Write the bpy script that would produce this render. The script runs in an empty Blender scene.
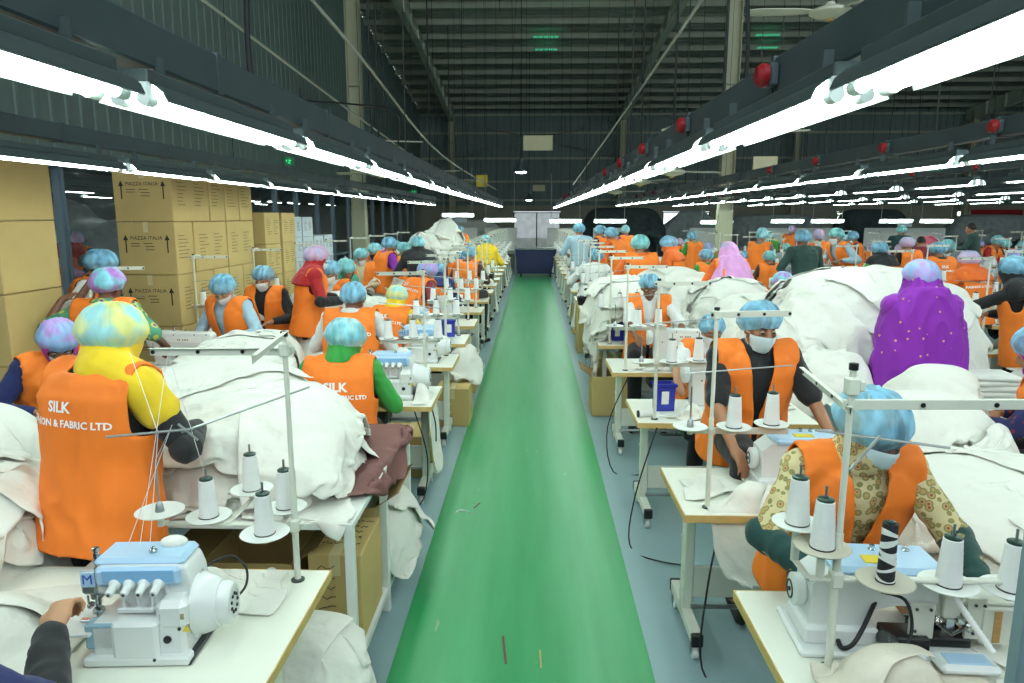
import bpy, bmesh, math, random
import numpy as np
from mathutils import Vector, Matrix, Euler, noise
from mathutils.bvhtree import BVHTree
PI=math.pi
SC=bpy.context.scene; COL=SC.collection
V=Vector
# ---------------------------------------------------------------- camera geometry (a 1024 x 683 frame)
F=710.0; TH=math.atan(125.5/F); PS=math.atan(21/F*math.cos(TH)); H=2.05
CF=V((-math.sin(PS)*math.cos(TH),math.cos(PS)*math.cos(TH),-math.sin(TH)))
CR=V((math.cos(PS),math.sin(PS),0)); CU=CR.cross(CF)
def P(px,py,z=None,Y=None,X=None):
    d=CF+CR*((px-512)/F)+CU*((341.5-py)/F)
    t=(z-H)/d.z if z is not None else (Y/d.y if Y is not None else X/d.x)
    return V((0,0,H))+d*t
cam=bpy.data.cameras.new('camera'); co=bpy.data.objects.new('camera',cam); COL.objects.link(co)
cam.sensor_width=36; cam.lens=36*F/1024; cam.clip_start=.05; cam.clip_end=200
co.matrix_world=Matrix(((CR.x,CU.x,-CF.x,0),(CR.y,CU.y,-CF.y,0),(CR.z,CU.z,-CF.z,H),(0,0,0,1)))
SC.camera=co
SC.view_settings.view_transform='Standard'; SC.view_settings.look='None'; SC.view_settings.gamma=1
SC.view_settings.exposure=0.0; SC.view_settings.use_curve_mapping=False
cy=SC.cycles
cy.use_denoising=True; cy.max_bounces=6; cy.diffuse_bounces=4; cy.glossy_bounces=3; cy.transparent_max_bounces=12
cy.caustics_reflective=False; cy.caustics_refractive=False; cy.sample_clamp_indirect=6
try: cy.use_light_tree=True
except Exception: pass

# ---------------------------------------------------------------- materials
MATS={}
def mat(name,col=(.5,.5,.5),rough=.6,metal=0,var=.0,vscale=8,bump=0,bscale=60,emit=None,estr=1,alpha=None,coat=0,sheen=0,stretch=(1,1,1),spec=None,trans=0,rvar=0):
    if name in MATS: return MATS[name]
    m=bpy.data.materials.new(name); m.use_nodes=True; nt=m.node_tree; N=nt.nodes; L=nt.links
    b=N['Principled BSDF']; b.inputs['Base Color'].default_value=(*col,1); b.inputs['Roughness'].default_value=rough; b.inputs['Metallic'].default_value=metal
    if spec is not None: b.inputs['Specular IOR Level'].default_value=spec
    if coat: b.inputs['Coat Weight'].default_value=coat
    if sheen: b.inputs['Sheen Weight'].default_value=sheen
    if trans: b.inputs['Transmission Weight'].default_value=trans
    tc=N.new('ShaderNodeTexCoord'); mp=N.new('ShaderNodeMapping'); mp.inputs['Scale'].default_value=stretch
    L.new(tc.outputs['Object'],mp.inputs['Vector'])
    n=N.new('ShaderNodeTexNoise'); n.inputs['Scale'].default_value=vscale; n.inputs['Detail'].default_value=4; L.new(mp.outputs[0],n.inputs['Vector'])
    r=N.new('ShaderNodeValToRGB'); L.new(n.outputs['Fac'],r.inputs[0])
    v=var if var else .03
    r.color_ramp.elements[0].position=.3; r.color_ramp.elements[1].position=.7
    r.color_ramp.elements[0].color=(*[max(0,c*(1-v)) for c in col],1); r.color_ramp.elements[1].color=(*[min(1,c*(1+v)) for c in col],1)
    L.new(r.outputs[0],b.inputs['Base Color'])
    if rvar:
        mr=N.new('ShaderNodeMapRange'); mr.inputs['To Min'].default_value=max(.02,rough-rvar); mr.inputs['To Max'].default_value=min(1,rough+rvar)
        L.new(n.outputs['Fac'],mr.inputs['Value']); L.new(mr.outputs[0],b.inputs['Roughness'])
    if bump:
        n2=N.new('ShaderNodeTexNoise'); n2.inputs['Scale'].default_value=bscale; n2.inputs['Detail'].default_value=3; L.new(mp.outputs[0],n2.inputs['Vector'])
        bp=N.new('ShaderNodeBump'); bp.inputs['Strength'].default_value=bump; bp.inputs['Distance'].default_value=.01; L.new(n2.outputs['Fac'],bp.inputs['Height']); L.new(bp.outputs[0],b.inputs['Normal'])
    if emit: b.inputs['Emission Color'].default_value=(*emit,1); b.inputs['Emission Strength'].default_value=estr
    if alpha is not None: b.inputs['Alpha'].default_value=alpha
    MATS[name]=m; return m
def hexc(s):
    c=[int(s[i:i+2],16)/255 for i in (0,2,4)]
    return tuple(x/12.92 if x<=.04045 else ((x+.055)/1.055)**2.4 for x in c)
M=lambda n:MATS[n]
mat('white_paint',hexc('dfe3de'),.35,var=.03)
mat('cream_metal',hexc('d2d5c8'),.4,var=.05,vscale=5)
mat('machine_white',hexc('dde2e0'),.3,var=.02,coat=.2)
mat('machine_blue',hexc('a9c9e4'),.3,var=.03)
mat('chrome',hexc('b8bcbc'),.22,1)
mat('steel',hexc('9aa09e'),.35,.9,var=.08)
mat('dark_steel',hexc('3a3f3f'),.5,.2,var=.1)
mat('rod_dark',hexc('2c3130'),.8)
mat('black_plastic',hexc('17191b'),.4,var=.1)
mat('black_rubber',hexc('121313'),.7)
mat('blue_plastic',hexc('24309c'),.35,var=.06)
mat('badge_blue',hexc('1c3fae'),.4)
mat('sticker_white',hexc('e8ebe8'),.5)
mat('sticker_yellow',hexc('d9c23a'),.5)
mat('label_plate',hexc('9a9578'),.5,var=.2,vscale=60)
mat('laminate',hexc('e9ecdf'),.32,var=.025,vscale=3,bump=.02)
mat('edge_band',hexc('c6a868'),.5,var=.08,vscale=20)
mat('ply',hexc('b28a52'),.7,var=.15,vscale=12,stretch=(1,1,8))
mat('grey_disc',hexc('b5b0a0'),.5,var=.05)
mat('cone_thread',hexc('eef0ee'),.75,var=.02,bump=.5,bscale=150,stretch=(1,1,12))
mat('cone_black',hexc('1a1c22'),.7,bump=.4,bscale=150)
mat('cone_cap',hexc('14342c'),.4)
mat('fabric_white',hexc('dfe0d7'),.9,var=.03,vscale=2.5,bump=.6,bscale=9,sheen=.1)
mat('fabric_cream',hexc('d6d0c0'),.9,var=.05,vscale=4,bump=.25,bscale=10)
mat('fabric_grey',hexc('8f9a98'),.9,var=.15,vscale=6,bump=.3,bscale=12)
mat('fabric_dark',hexc('3d4a4a'),.85,var=.15,vscale=6,bump=.3,bscale=12)
mat('fabric_pink',hexc('c05a6e'),.85,var=.12,vscale=5,bump=.3,bscale=12)
mat('fabric_red',hexc('a8321e'),.85,var=.15,vscale=5,bump=.3,bscale=12)
mat('brown_cloth',hexc('6f4a46'),.9,var=.06,vscale=12,bump=.2)
mat('cardboard',hexc('b9a067'),.85,var=.05,vscale=4,bump=.08,bscale=30)
mat('cardboard_inside',hexc('8c7345'),.9,var=.05)
mat('carton_white',hexc('c9d6df'),.7,var=.04)
mat('ink',hexc('2f2b20'),.9)
mat('ink_faint',hexc('75683f'),.9)
mat('tape',hexc('c9b98a'),.3)
mat('white_ink',hexc('f6f3ee'),.8)
mat('wall_metal',hexc('7b8f89'),.7,0,var=.05,vscale=2)
mat('roof_metal',hexc('9aa394'),.6,0,var=.1,vscale=1.5)
mat('purlin',hexc('aab29e'),.6,0,var=.1,vscale=2)
mat('rafter',hexc('c6d0bb'),.55,.1,var=.06,vscale=2)
mat('column_paint',hexc('b3b597'),.5,var=.05,vscale=2)
mat('duct_grey',hexc('56666a'),.5,.3,var=.08,vscale=4)
mat('post_grey',hexc('8295a0'),.45,.3,var=.05,vscale=3)
mat('pipe_white',hexc('b9beb2'),.4,var=.05)
mat('cable_black',hexc('14181a'),.6)
mat('red_plastic',hexc('a51f26'),.4)
mat('fan_white',hexc('c9cdb8'),.4,var=.03)
mat('placard',hexc('c9c5a0'),.6,var=.04)
mat('beige_wall',hexc('a3a48f'),.8,var=.06)
mat('grey_wall',hexc('4a5657'),.8,var=.08)
mat('tube',(1,1,1),.4,emit=hexc('ecfff6'),estr=24)
mat('reflector',hexc('e6efee'),.35,var=.01)
mat('lamp_back',hexc('59696a'),.4,.2)
mat('led',(1,1,1),.4,emit=hexc('f2ffff'),estr=30)
mat('exit_green',(.02,.3,.1),.4,emit=(.03,.75,.22),estr=1.2)
mat('exit_dark',(.01,.05,.03),.4,emit=(.01,.12,.05),estr=.6)
mat('skylight',(.05,.4,.2),.4,emit=(.05,.5,.25),estr=.7)
mat('gate_red',hexc('b0252e'),.5,var=.1)
mat('trolley_navy',hexc('1c2450'),.6,var=.15)
mat('foliage',hexc('6f9a3a'),.8,var=.4,vscale=3)
mat('skin',hexc('9a6a4c'),.5,var=.05,vscale=20)
mat('skin_dark',hexc('6f4733'),.5,var=.05,vscale=20)
mat('skin_light',hexc('b98a68'),.5,var=.04,vscale=20)
mat('hair',hexc('15110f'),.6)
mat('eye_white',hexc('a49a8e'),.3); mat('iris',hexc('1a100a'),.2)
mat('mask_blue',hexc('cfe3e8'),.8,var=.03); mat('mask_white',hexc('dfe6e6'),.8,var=.02)
mat('vest_orange',hexc('e8761c'),.75,var=.05,vscale=5,bump=.15,bscale=14)
mat('vest_trim',hexc('2b1a3a'),.7)
for n,c in dict(black='17191c',navy='1a2458',red='a3161c',green='2f8f3a',teal='0e3b38',white='d8dad8',yellow='e2c020',magenta='a01c86',purple='8424a0',pink='d59ad0',maroon='7c2030',olive='6b6a3c',lightblue='9fbccd',darkgreen='23403a',brown='55382a',grey='6d7478',greenblue='3b8a72',cream='cdbf9a',orange='d9621a').items():
    mat('cloth_'+n,hexc(c),.85,var=.08,vscale=7,bump=.25,bscale=18,sheen=.1)
for nm_ in('fabric_white','fabric_cream','fabric_grey','fabric_dark','fabric_pink','fabric_red'):
    nt=MATS[nm_].node_tree;N=nt.nodes;L=nt.links;b=N['Principled BSDF'];bp=[n for n in N if n.type=='BUMP'][0];src=bp.inputs['Height'].links[0].from_socket
    tc=[n for n in N if n.type=='TEX_COORD'][0]
    w=N.new('ShaderNodeTexNoise');w.inputs['Scale'].default_value=3;w.inputs['Detail'].default_value=1;L.new(tc.outputs['Object'],w.inputs['Vector'])
    mx=N.new('ShaderNodeMixRGB');mx.inputs[0].default_value=.35;L.new(tc.outputs['Object'],mx.inputs[1]);L.new(w.outputs['Color'],mx.inputs[2])
    vo=N.new('ShaderNodeTexVoronoi');vo.feature='SMOOTH_F1';vo.inputs['Scale'].default_value=9;vo.inputs['Smoothness'].default_value=.35;L.new(mx.outputs[0],vo.inputs['Vector'])
    ad=N.new('ShaderNodeMath');ad.operation='MULTIPLY_ADD';ad.inputs[1].default_value=.8;L.new(vo.outputs['Distance'],ad.inputs[0]);L.new(src,ad.inputs[2])
    L.new(ad.outputs[0],bp.inputs['Height']);bp.inputs['Distance'].default_value=.03;bp.inputs['Strength'].default_value=.55
# net caps: thin fabric that lets a little of the hair through
def capmat(name,c1,c2,tr=.22):
    m=mat(name,c1,.7); nt=m.node_tree;N=nt.nodes;L=nt.links;b=N['Principled BSDF']
    n=N.new('ShaderNodeTexNoise');n.inputs['Scale'].default_value=9;n.inputs['Detail'].default_value=2
    tc=N.new('ShaderNodeTexCoord');L.new(tc.outputs['Object'],n.inputs['Vector'])
    r=N.new('ShaderNodeValToRGB');r.color_ramp.elements[0].position=.42;r.color_ramp.elements[1].position=.6
    r.color_ramp.elements[0].color=(*c1,1);r.color_ramp.elements[1].color=(*c2,1);L.new(n.outputs['Fac'],r.inputs[0]);L.new(r.outputs[0],b.inputs['Base Color'])
    w=N.new('ShaderNodeTexNoise');w.inputs['Scale'].default_value=26;w.inputs['Detail'].default_value=2;mpp=N.new('ShaderNodeMapping');mpp.inputs['Scale'].default_value=(1,.35,.35);L.new(tc.outputs['Object'],mpp.inputs[0]);L.new(mpp.outputs[0],w.inputs['Vector'])
    mr=N.new('ShaderNodeMapRange');mr.inputs['From Min'].default_value=.35;mr.inputs['From Max'].default_value=.65;mr.inputs['To Min'].default_value=1-tr*1.9;mr.inputs['To Max'].default_value=1
    L.new(w.outputs['Fac'],mr.inputs['Value']);L.new(mr.outputs[0],b.inputs['Alpha'])
    return m
capmat('cap_blue',hexc('8cc4de'),hexc('7ab6d6'),.3); capmat('cap_teal',hexc('8fd3d3'),hexc('7cc4cc')); capmat('cap_aqua',hexc('84c8d8'),hexc('a6dade'))
capmat('cap_violet',hexc('8fb6e0'),hexc('b494d6'),.1); capmat('cap_lime',hexc('9fd8dc'),hexc('dfe08c'),.08); capmat('cap_mauve',hexc('b8b4d8'),hexc('cfa8c8'),.1); capmat('cap_pinkteal',hexc('86cfe0'),hexc('b07ac8'),.1)
def fancy(name,base,dots,scale,thr=.25,rough=.85):
    m=mat(name,base,rough);nt=m.node_tree;N=nt.nodes;L=nt.links;b=N['Principled BSDF']
    tc=N.new('ShaderNodeTexCoord');v=N.new('ShaderNodeTexVoronoi');v.inputs['Scale'].default_value=scale;L.new(tc.outputs['Object'],v.inputs['Vector'])
    r=N.new('ShaderNodeValToRGB');r.color_ramp.interpolation='CONSTANT';r.color_ramp.elements[0].position=0;r.color_ramp.elements[0].color=(*dots[0],1)
    r.color_ramp.elements[1].position=thr;r.color_ramp.elements[1].color=(*base,1)
    for i,d in enumerate(dots[1:]):
        e=r.color_ramp.elements.new(thr*(i+1)/len(dots));e.color=(*d,1)
    L.new(v.outputs['Distance'],r.inputs[0]);L.new(r.outputs[0],b.inputs['Base Color']);return m
fancy('cloth_floral_cream',hexc('cdbf92'),[hexc('9a4a4a'),hexc('b99a62'),hexc('8a8450')],34,.5)
fancy('cloth_floral_navy',hexc('1c2050'),[hexc('b04a2a'),hexc('7a2440')],22,.3)
fancy('cloth_floral_green',hexc('4a8a6a'),[hexc('6a4aa0'),hexc('b8b84a')],16,.4)
fancy('cloth_purple_sequin',hexc('7d1f9c'),[hexc('d8a860')],15,.11)

# ---------------------------------------------------------------- mesh builder
TS=bpy.data.scenes.new('workbench')
def evalmesh(o):
    # evaluate one object alone, without the rest of the scene
    TS.collection.objects.link(o); vl=TS.view_layers[0]; vl.update(); me=bpy.data.meshes.new_from_object(o.evaluated_get(vl.depsgraph)); TS.collection.objects.unlink(o); return me
def spl(pts,k=6):
    P_=[V(p) for p in pts]; cu=[]
    for i in range(len(P_)-1):
        p0=P_[max(i-1,0)];p1=P_[i];p2=P_[i+1];p3=P_[min(i+2,len(P_)-1)]
        for j in range(k):
            u=j/k; cu.append(.5*((2*p1)+(p2-p0)*u+(2*p0-5*p1+4*p2-p3)*u*u+(3*p1-p0-3*p2+p3)*u**3))
    return cu+[P_[-1]]
class MB:
    def __init__(s): s.v=[]; s.f=[]; s.m=[]; s.cur=0
    def add(s,vs,fs,mi=None):
        o=len(s.v); s.v+= [tuple(v) for v in vs]; s.f+=[tuple(i+o for i in f) for f in fs]; s.m+=[s.cur if mi is None else mi]*len(fs); return s
    def box(s,c,d,rot=None,ch=0,mi=None):
        hx,hy,hz=d[0]/2,d[1]/2,d[2]/2
        c=V(c); R=rot.to_matrix() if isinstance(rot,Euler) else (rot or Matrix.Identity(3))
        if ch<=0:
            vs=[c+R@V((x*hx,y*hy,z*hz)) for x in(-1,1) for y in(-1,1) for z in(-1,1)]
            return s.add(vs,[(0,1,3,2),(4,6,7,5),(0,4,5,1),(2,3,7,6),(0,2,6,4),(1,5,7,3)],mi)
        ch=min(ch,hx*.9,hy*.9,hz*.9); vs=[]; idx={}
        for x in(-1,1):
            for y in(-1,1):
                for z in(-1,1):
                    for k,(a,b_,c_) in enumerate(((hx,hy-ch,hz-ch),(hx-ch,hy,hz-ch),(hx-ch,hy-ch,hz))):
                        idx[(x,y,z,k)]=len(vs); vs.append(c+R@V((x*a,y*b_,z*c_)))
        fs=[]
        for sgn in(-1,1):
            q=[(sgn,-1,-1,0),(sgn,1,-1,0),(sgn,1,1,0),(sgn,-1,1,0)]; fs.append([idx[i] for i in (q if sgn>0 else q[::-1])])
            q=[(-1,sgn,-1,1),(-1,sgn,1,1),(1,sgn,1,1),(1,sgn,-1,1)]; fs.append([idx[i] for i in (q if sgn>0 else q[::-1])])
            q=[(-1,-1,sgn,2),(1,-1,sgn,2),(1,1,sgn,2),(-1,1,sgn,2)]; fs.append([idx[i] for i in (q if sgn>0 else q[::-1])])
        for a in(-1,1):
            for b_ in(-1,1):
                fs.append([idx[(a,b_,-1,0)],idx[(a,b_,1,0)],idx[(a,b_,1,1)],idx[(a,b_,-1,1)]][::(-1 if a*b_>0 else 1)][::-1])
                fs.append([idx[(a,-1,b_,0)],idx[(a,1,b_,0)],idx[(a,1,b_,2)],idx[(a,-1,b_,2)]][::(1 if a*b_>0 else -1)][::-1])
                fs.append([idx[(-1,a,b_,1)],idx[(1,a,b_,1)],idx[(1,a,b_,2)],idx[(-1,a,b_,2)]][::(-1 if a*b_>0 else 1)][::-1])
                for z in(-1,1):
                    t=[idx[(a,b_,z,0)],idx[(a,b_,z,1)],idx[(a,b_,z,2)]]; fs.append(t if a*b_*z>0 else t[::-1])
        return s.add(vs,fs,mi)
    def tube(s,pts,r,n=8,caps=True,mi=None,closed=False):
        pts=[V(p) for p in pts]; m=len(pts); rs=r if isinstance(r,(list,tuple)) else [r]*m
        vs=[];up=None
        for i,p in enumerate(pts):
            if closed: t=pts[(i+1)%m]-pts[i-1]
            else: t=pts[min(i+1,m-1)]-pts[max(i-1,0)]
            t=t.normalized() if t.length>1e-9 else V((0,0,1))
            if up is None:
                up=V((0,0,1)) if abs(t.z)<.9 else V((1,0,0))
            a=t.cross(up); a=a.normalized() if a.length>1e-6 else t.orthogonal().normalized(); b=a.cross(t); up=b
            for k in range(n):
                an=2*PI*k/n; vs.append(p+(a*math.cos(an)+b*math.sin(an))*rs[i])
        fs=[]
        for i in range(m if closed else m-1):
            j=(i+1)%m
            for k in range(n): fs.append((i*n+k,i*n+(k+1)%n,j*n+(k+1)%n,j*n+k))
        if caps and not closed: fs.append(tuple(range(n))[::-1]); fs.append(tuple((m-1)*n+k for k in range(n)))
        return s.add(vs,fs,mi)
    def lathe(s,prof,c=(0,0,0),n=20,rot=None,mi=None):
        c=V(c);R=rot.to_matrix() if isinstance(rot,Euler) else (rot or Matrix.Identity(3)); vs=[]
        for (r,z) in prof:
            for k in range(n):
                a=2*PI*k/n; vs.append(c+R@V((r*math.cos(a),r*math.sin(a),z)))
        fs=[]
        for i in range(len(prof)-1):
            for k in range(n): fs.append((i*n+k,i*n+(k+1)%n,(i+1)*n+(k+1)%n,(i+1)*n+k))
        if prof[0][0]>1e-6: fs.append(tuple(range(n))[::-1])
        if prof[-1][0]>1e-6: fs.append(tuple((len(prof)-1)*n+k for k in range(n)))
        return s.add(vs,fs,mi)
    def prism(s,pts,axis,a,b,mi=None):
        # polygon pts (u,v) extruded along axis from a to b ; axis 'x': (u,v)->(y,z)  'y': ->(x,z)  'z': ->(x,y)
        mk={'x':lambda u,v,w:(w,u,v),'y':lambda u,v,w:(u,w,v),'z':lambda u,v,w:(u,v,w)}[axis]
        n=len(pts); vs=[mk(u,v,a) for u,v in pts]+[mk(u,v,b) for u,v in pts]
        ar=sum(pts[i][0]*pts[(i+1)%n][1]-pts[(i+1)%n][0]*pts[i][1] for i in range(n))
        fs=[tuple(range(n))[::-1],tuple(range(n,2*n))]+[(i,(i+1)%n,n+(i+1)%n,n+i) for i in range(n)]
        flip=(ar<0)^(axis=='y')^(b<a)
        if flip: fs=[f[::-1] for f in fs]
        return s.add(vs,fs,mi)
    def ell(s,c,r,rot=None,nu=16,nv=10,mi=None):
        c=V(c);R=rot or Matrix.Identity(3);vs=[];fs=[]
        for j in range(1,nv):
            t=PI*j/nv
            for k in range(nu):
                a=2*PI*k/nu; vs.append(c+R@V((r[0]*math.sin(t)*math.cos(a),r[1]*math.sin(t)*math.sin(a),r[2]*math.cos(t))))
        for j in range(nv-2):
            for k in range(nu): fs.append((j*nu+k,(j+1)*nu+k,(j+1)*nu+(k+1)%nu,j*nu+(k+1)%nu))
        T=len(vs); vs.append(c+R@V((0,0,r[2]))); vs.append(c+R@V((0,0,-r[2])))
        for k in range(nu): fs.append((T,k,(k+1)%nu)); fs.append((T+1,(nv-2)*nu+(k+1)%nu,(nv-2)*nu+k))
        return s.add(vs,fs,mi)
    def cap(s,p0,p1,r0,r1,n=12):   # tapered limb with round ends
        p0=V(p0);p1=V(p1);d=p1-p0;L=d.length or 1e-6; R=d.to_track_quat('Z','Y').to_matrix()
        prof=[(0,-r0)]+[(r0*math.cos(t),r0*math.sin(t)) for t in (-1.2,-.8,-.4,0)]+[(r1*math.cos(t),L+r1*math.sin(t)) for t in (0,.4,.8,1.2)]+[(0,L+r1)]
        prof=[(max(r,1e-7),z) for r,z in prof]
        return s.lathe(prof,p0,n,R)
    def mesh(s,name):
        me=bpy.data.meshes.new(name); me.from_pydata([tuple(v) for v in s.v],[],s.f); return me
    def build(s,name,mats,parent=None,smooth=None,loc=None,bevel=0):
        me=s.mesh(name)
        if not isinstance(mats,(list,tuple)): mats=[mats]
        for m in mats: me.materials.append(M(m) if isinstance(m,str) else m)
        if any(s.m): me.polygons.foreach_set('material_index',s.m)
        o=bpy.data.objects.new(name,me); COL.objects.link(o)
        if parent is not None: o.parent=parent
        if loc is not None: o.location=loc
        if smooth is None or smooth:
            try: me.shade_auto(True)
            except Exception: pass
            sm=np.ones(len(me.polygons),bool); me.polygons.foreach_set('use_smooth',sm)
            if smooth is None or smooth!='all':
                try: me.set_sharp_from_angle(angle=math.radians(38))
                except Exception: pass
        return o
def tag(o,label=None,cat=None,group=None,kind=None):
    if label: o['label']=label
    if cat: o['category']=cat
    if group: o['group']=group
    if kind: o['kind']=kind
    return o
def empty(name,loc=(0,0,0),rz=0,label=None,cat=None,group=None):
    o=bpy.data.objects.new(name,None); COL.objects.link(o); o.location=loc; o.rotation_euler=(0,0,rz); o.empty_display_size=.1
    return tag(o,label,cat,group)
def struct(mb,name,mats,**k):
    o=mb.build(name,mats,**k); o['kind']='structure'; return o
KIDS={}
def kids(o):
    if o.name not in KIDS: KIDS[o.name]=list(o.children)
    return KIDS[o.name]
def dup(o,loc=None,rz=None,label=None,group=None,parent=None,swap=None,scale=None):
    c=o.copy(); COL.objects.link(c)
    if parent is not None: c.parent=parent
    if loc is not None: c.location=loc
    if rz is not None: c.rotation_euler=(0,0,rz)
    if scale is not None: c.scale=scale if not isinstance(scale,(int,float)) else (scale,)*3
    if label: c['label']=label
    if group: c['group']=group
    if swap and c.type=='MESH': swapm(c,swap)
    for ch in kids(o): dup(ch,parent=c,swap=swap)
    return c
def swapm(c,swap):
    for i,sl in enumerate(c.material_slots):
        nm=c.data.materials[i].name if c.data.materials[i] else ''
        if nm in swap:
            sl.link='OBJECT'; sl.material=M(swap[nm])
ORD=['','first','second','third','fourth','fifth','sixth','seventh','eighth','ninth','tenth','eleventh','twelfth','thirteenth','fourteenth','fifteenth','sixteenth','seventeenth','eighteenth','nineteenth','twentieth','twenty-first','twenty-second','twenty-third','twenty-fourth','twenty-fifth','twenty-sixth','twenty-seventh','twenty-eighth','twenty-ninth','thirtieth']
def textmesh(s,size=.1,depth=0,align='CENTER',bold=0):
    cu=bpy.data.curves.new('lettering','FONT'); cu.body=s; cu.size=size; cu.align_x=align; cu.align_y='CENTER'; cu.extrude=depth; cu.offset=bold; cu.resolution_u=2
    o=bpy.data.objects.new('lettering',cu); me=evalmesh(o)
    bpy.data.objects.remove(o); bpy.data.curves.remove(cu); return me
def put_text(mb,s,size,origin,ux,uy,mi=0,off=.0015,bold=0,align='CENTER'):
    me=textmesh(s,size,0,align,bold); o=V(origin);ux=V(ux).normalized();uy=V(uy).normalized();nn=ux.cross(uy)
    vs=[o+ux*v.co.x+uy*v.co.y+nn*off for v in me.vertices]; fs=[tuple(p.vertices) for p in me.polygons]
    mb.add(vs,fs,mi); bpy.data.meshes.remove(me)
# ================================================================ the hall
XL,XR,YB,YN=-6.5,30.0,42.0,-3.0
def roofz(y): return 8.25+.105*(40-y)
fb=MB(); fb.add([(-16,YN,0),(XR,YN,0),(XR,YB,0),(-16,YB,0)],[(0,1,2,3)])
mf=mat('floor_paint',hexc('86a0a4'),.42,var=.05,vscale=1.6,bump=.03,bscale=12)
struct(fb,'floor','floor_paint')
g=mat('aisle_green',hexc('2e9a5e'),.36,bump=.015,bscale=4); nt=g.node_tree;N=nt.nodes;L=nt.links;b=N['Principled BSDF']
tc=N.new('ShaderNodeTexCoord');mp=N.new('ShaderNodeMapping');mp.inputs['Scale'].default_value=(5,.35,1);L.new(tc.outputs['Object'],mp.inputs[0])
n=N.new('ShaderNodeTexNoise');n.inputs['Scale'].default_value=1.6;n.inputs['Detail'].default_value=6;L.new(mp.outputs[0],n.inputs['Vector'])
r=N.new('ShaderNodeValToRGB');r.color_ramp.elements[0].position=.3;r.color_ramp.elements[0].color=(*hexc('1c8549'),1);r.color_ramp.elements[1].position=.75;r.color_ramp.elements[1].color=(*hexc('3b955f'),1)
L.new(n.outputs['Fac'],r.inputs[0])
n2=N.new('ShaderNodeTexNoise');n2.inputs['Scale'].default_value=1;n2.inputs['Detail'].default_value=5;mp2=N.new('ShaderNodeMapping');mp2.inputs['Scale'].default_value=(9,2.6,1);L.new(tc.outputs['Object'],mp2.inputs[0]);L.new(mp2.outputs[0],n2.inputs['Vector'])
r2=N.new('ShaderNodeValToRGB');r2.color_ramp.elements[0].position=.69;r2.color_ramp.elements[0].color=(0,0,0,1);r2.color_ramp.elements[1].position=.73;r2.color_ramp.elements[1].color=(.6,.6,.6,1);L.new(n2.outputs['Fac'],r2.inputs[0])
mx=N.new('ShaderNodeMixRGB');mx.inputs[2].default_value=(*hexc('8a9a86'),1);L.new(r2.outputs[0],mx.inputs[0]);L.new(r.outputs[0],mx.inputs[1]);L.new(mx.outputs[0],b.inputs['Base Color'])
ab=MB(); ab.add([(-.655,YN,.003),(.545,YN,.003),(.60,26,.003),(-.60,26,.003)],[(0,1,2,3)]); struct(ab,'floor_aisle','aisle_green')
# thread scraps and tape marks on the green paint
def corr_wall(name,p0,p1,z0,z1f,m='wall_metal',pitch=.25,flip=1,nose=.03):
    # ribbed sheet cladding from p0 to p1 (xy), top given by z1f(x,y)
    p0=V((*p0,0));p1=V((*p1,0));d=p1-p0;Ln=d.length;d.normalize();nrm=V((-d.y,d.x,0))*flip
    vs=[];fs=[];k=int(Ln/pitch)
    xs=[]
    for i in range(k):
        b0=i*pitch
        xs+=[(b0,0),(b0+pitch*.62,0),(b0+pitch*.7,nose),(b0+pitch*.92,nose)]
    xs.append((Ln,0))
    for (s_,o_) in xs:
        q=p0+d*s_+nrm*o_; vs+=[(q.x,q.y,z0),(q.x,q.y,z1f(q.x,q.y))]
    for i in range(len(xs)-1): fs.append((2*i,2*i+2,2*i+3,2*i+1))
    mb=MB();mb.add(vs,fs); return struct(mb,name,m,smooth=False)
corr_wall('wall_left',(XL,YN),(XL,YB),2.82,lambda x,y:roofz(y),flip=-1,pitch=.33,nose=.014)
corr_wall('wall_back',(XL,YB),(XR,YB),2.6,lambda x,y:roofz(y),flip=-1,pitch=.35,nose=.04)
# lower back wall with openings
def wall_y(name,y,segs,z0,z1,m,t=.2):
    mb=MB()
    for a,b_ in segs: mb.box(((a+b_)/2,y+t/2,(z0+z1)/2),(b_-a,t,z1-z0))
    return struct(mb,name,m)
wall_y('wall_back_low',YB-.1,[(-16,-1.15),(1.6,7.5),(10.2,17.4),(20.4,24.2),(27.0,XR)],0,2.3,'beige_wall')
wall_y('wall_annex_end',YB-.1,[(-16,XL)],2.3,4,'grey_wall')
wall_y('trim_back',YB-.16,[(-16,XR)],2.3,2.66,'beige_wall',.25)
wall_y('wall_near',YN-.2,[(-16,XR)],0,3.2,'grey_wall')  # unseen near wall, stopped low to leave an added opening for daylight fill
wall_y('wall_near_high',YN-.2,[(-16,XR)],12.2,13,'grey_wall')
for i,x in enumerate(np.arange(XL,XR,3.04)):
    w=MB(); w.box((x,YN-.1,7.7),(.16,.2,9)); o=w.build('window_post','post_grey'); o['kind']='structure'  # posts of the added clerestory, out of view, that brightens roof and upper walls
w=MB(); w.box((XR+.1,(YN+YB)/2,5.5),(.2,YB-YN,13)); struct(w,'wall_right','grey_wall')
w=MB(); w.box((-16.1,(YN+YB)/2,2),(.2,YB-YN,4)); struct(w,'wall_far_left','grey_wall')
w=MB(); w.box((-11.3,(YN+YB)/2,3.6),(9.5,YB-YN,.1)); struct(w,'ceiling_annex','grey_wall')
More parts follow.
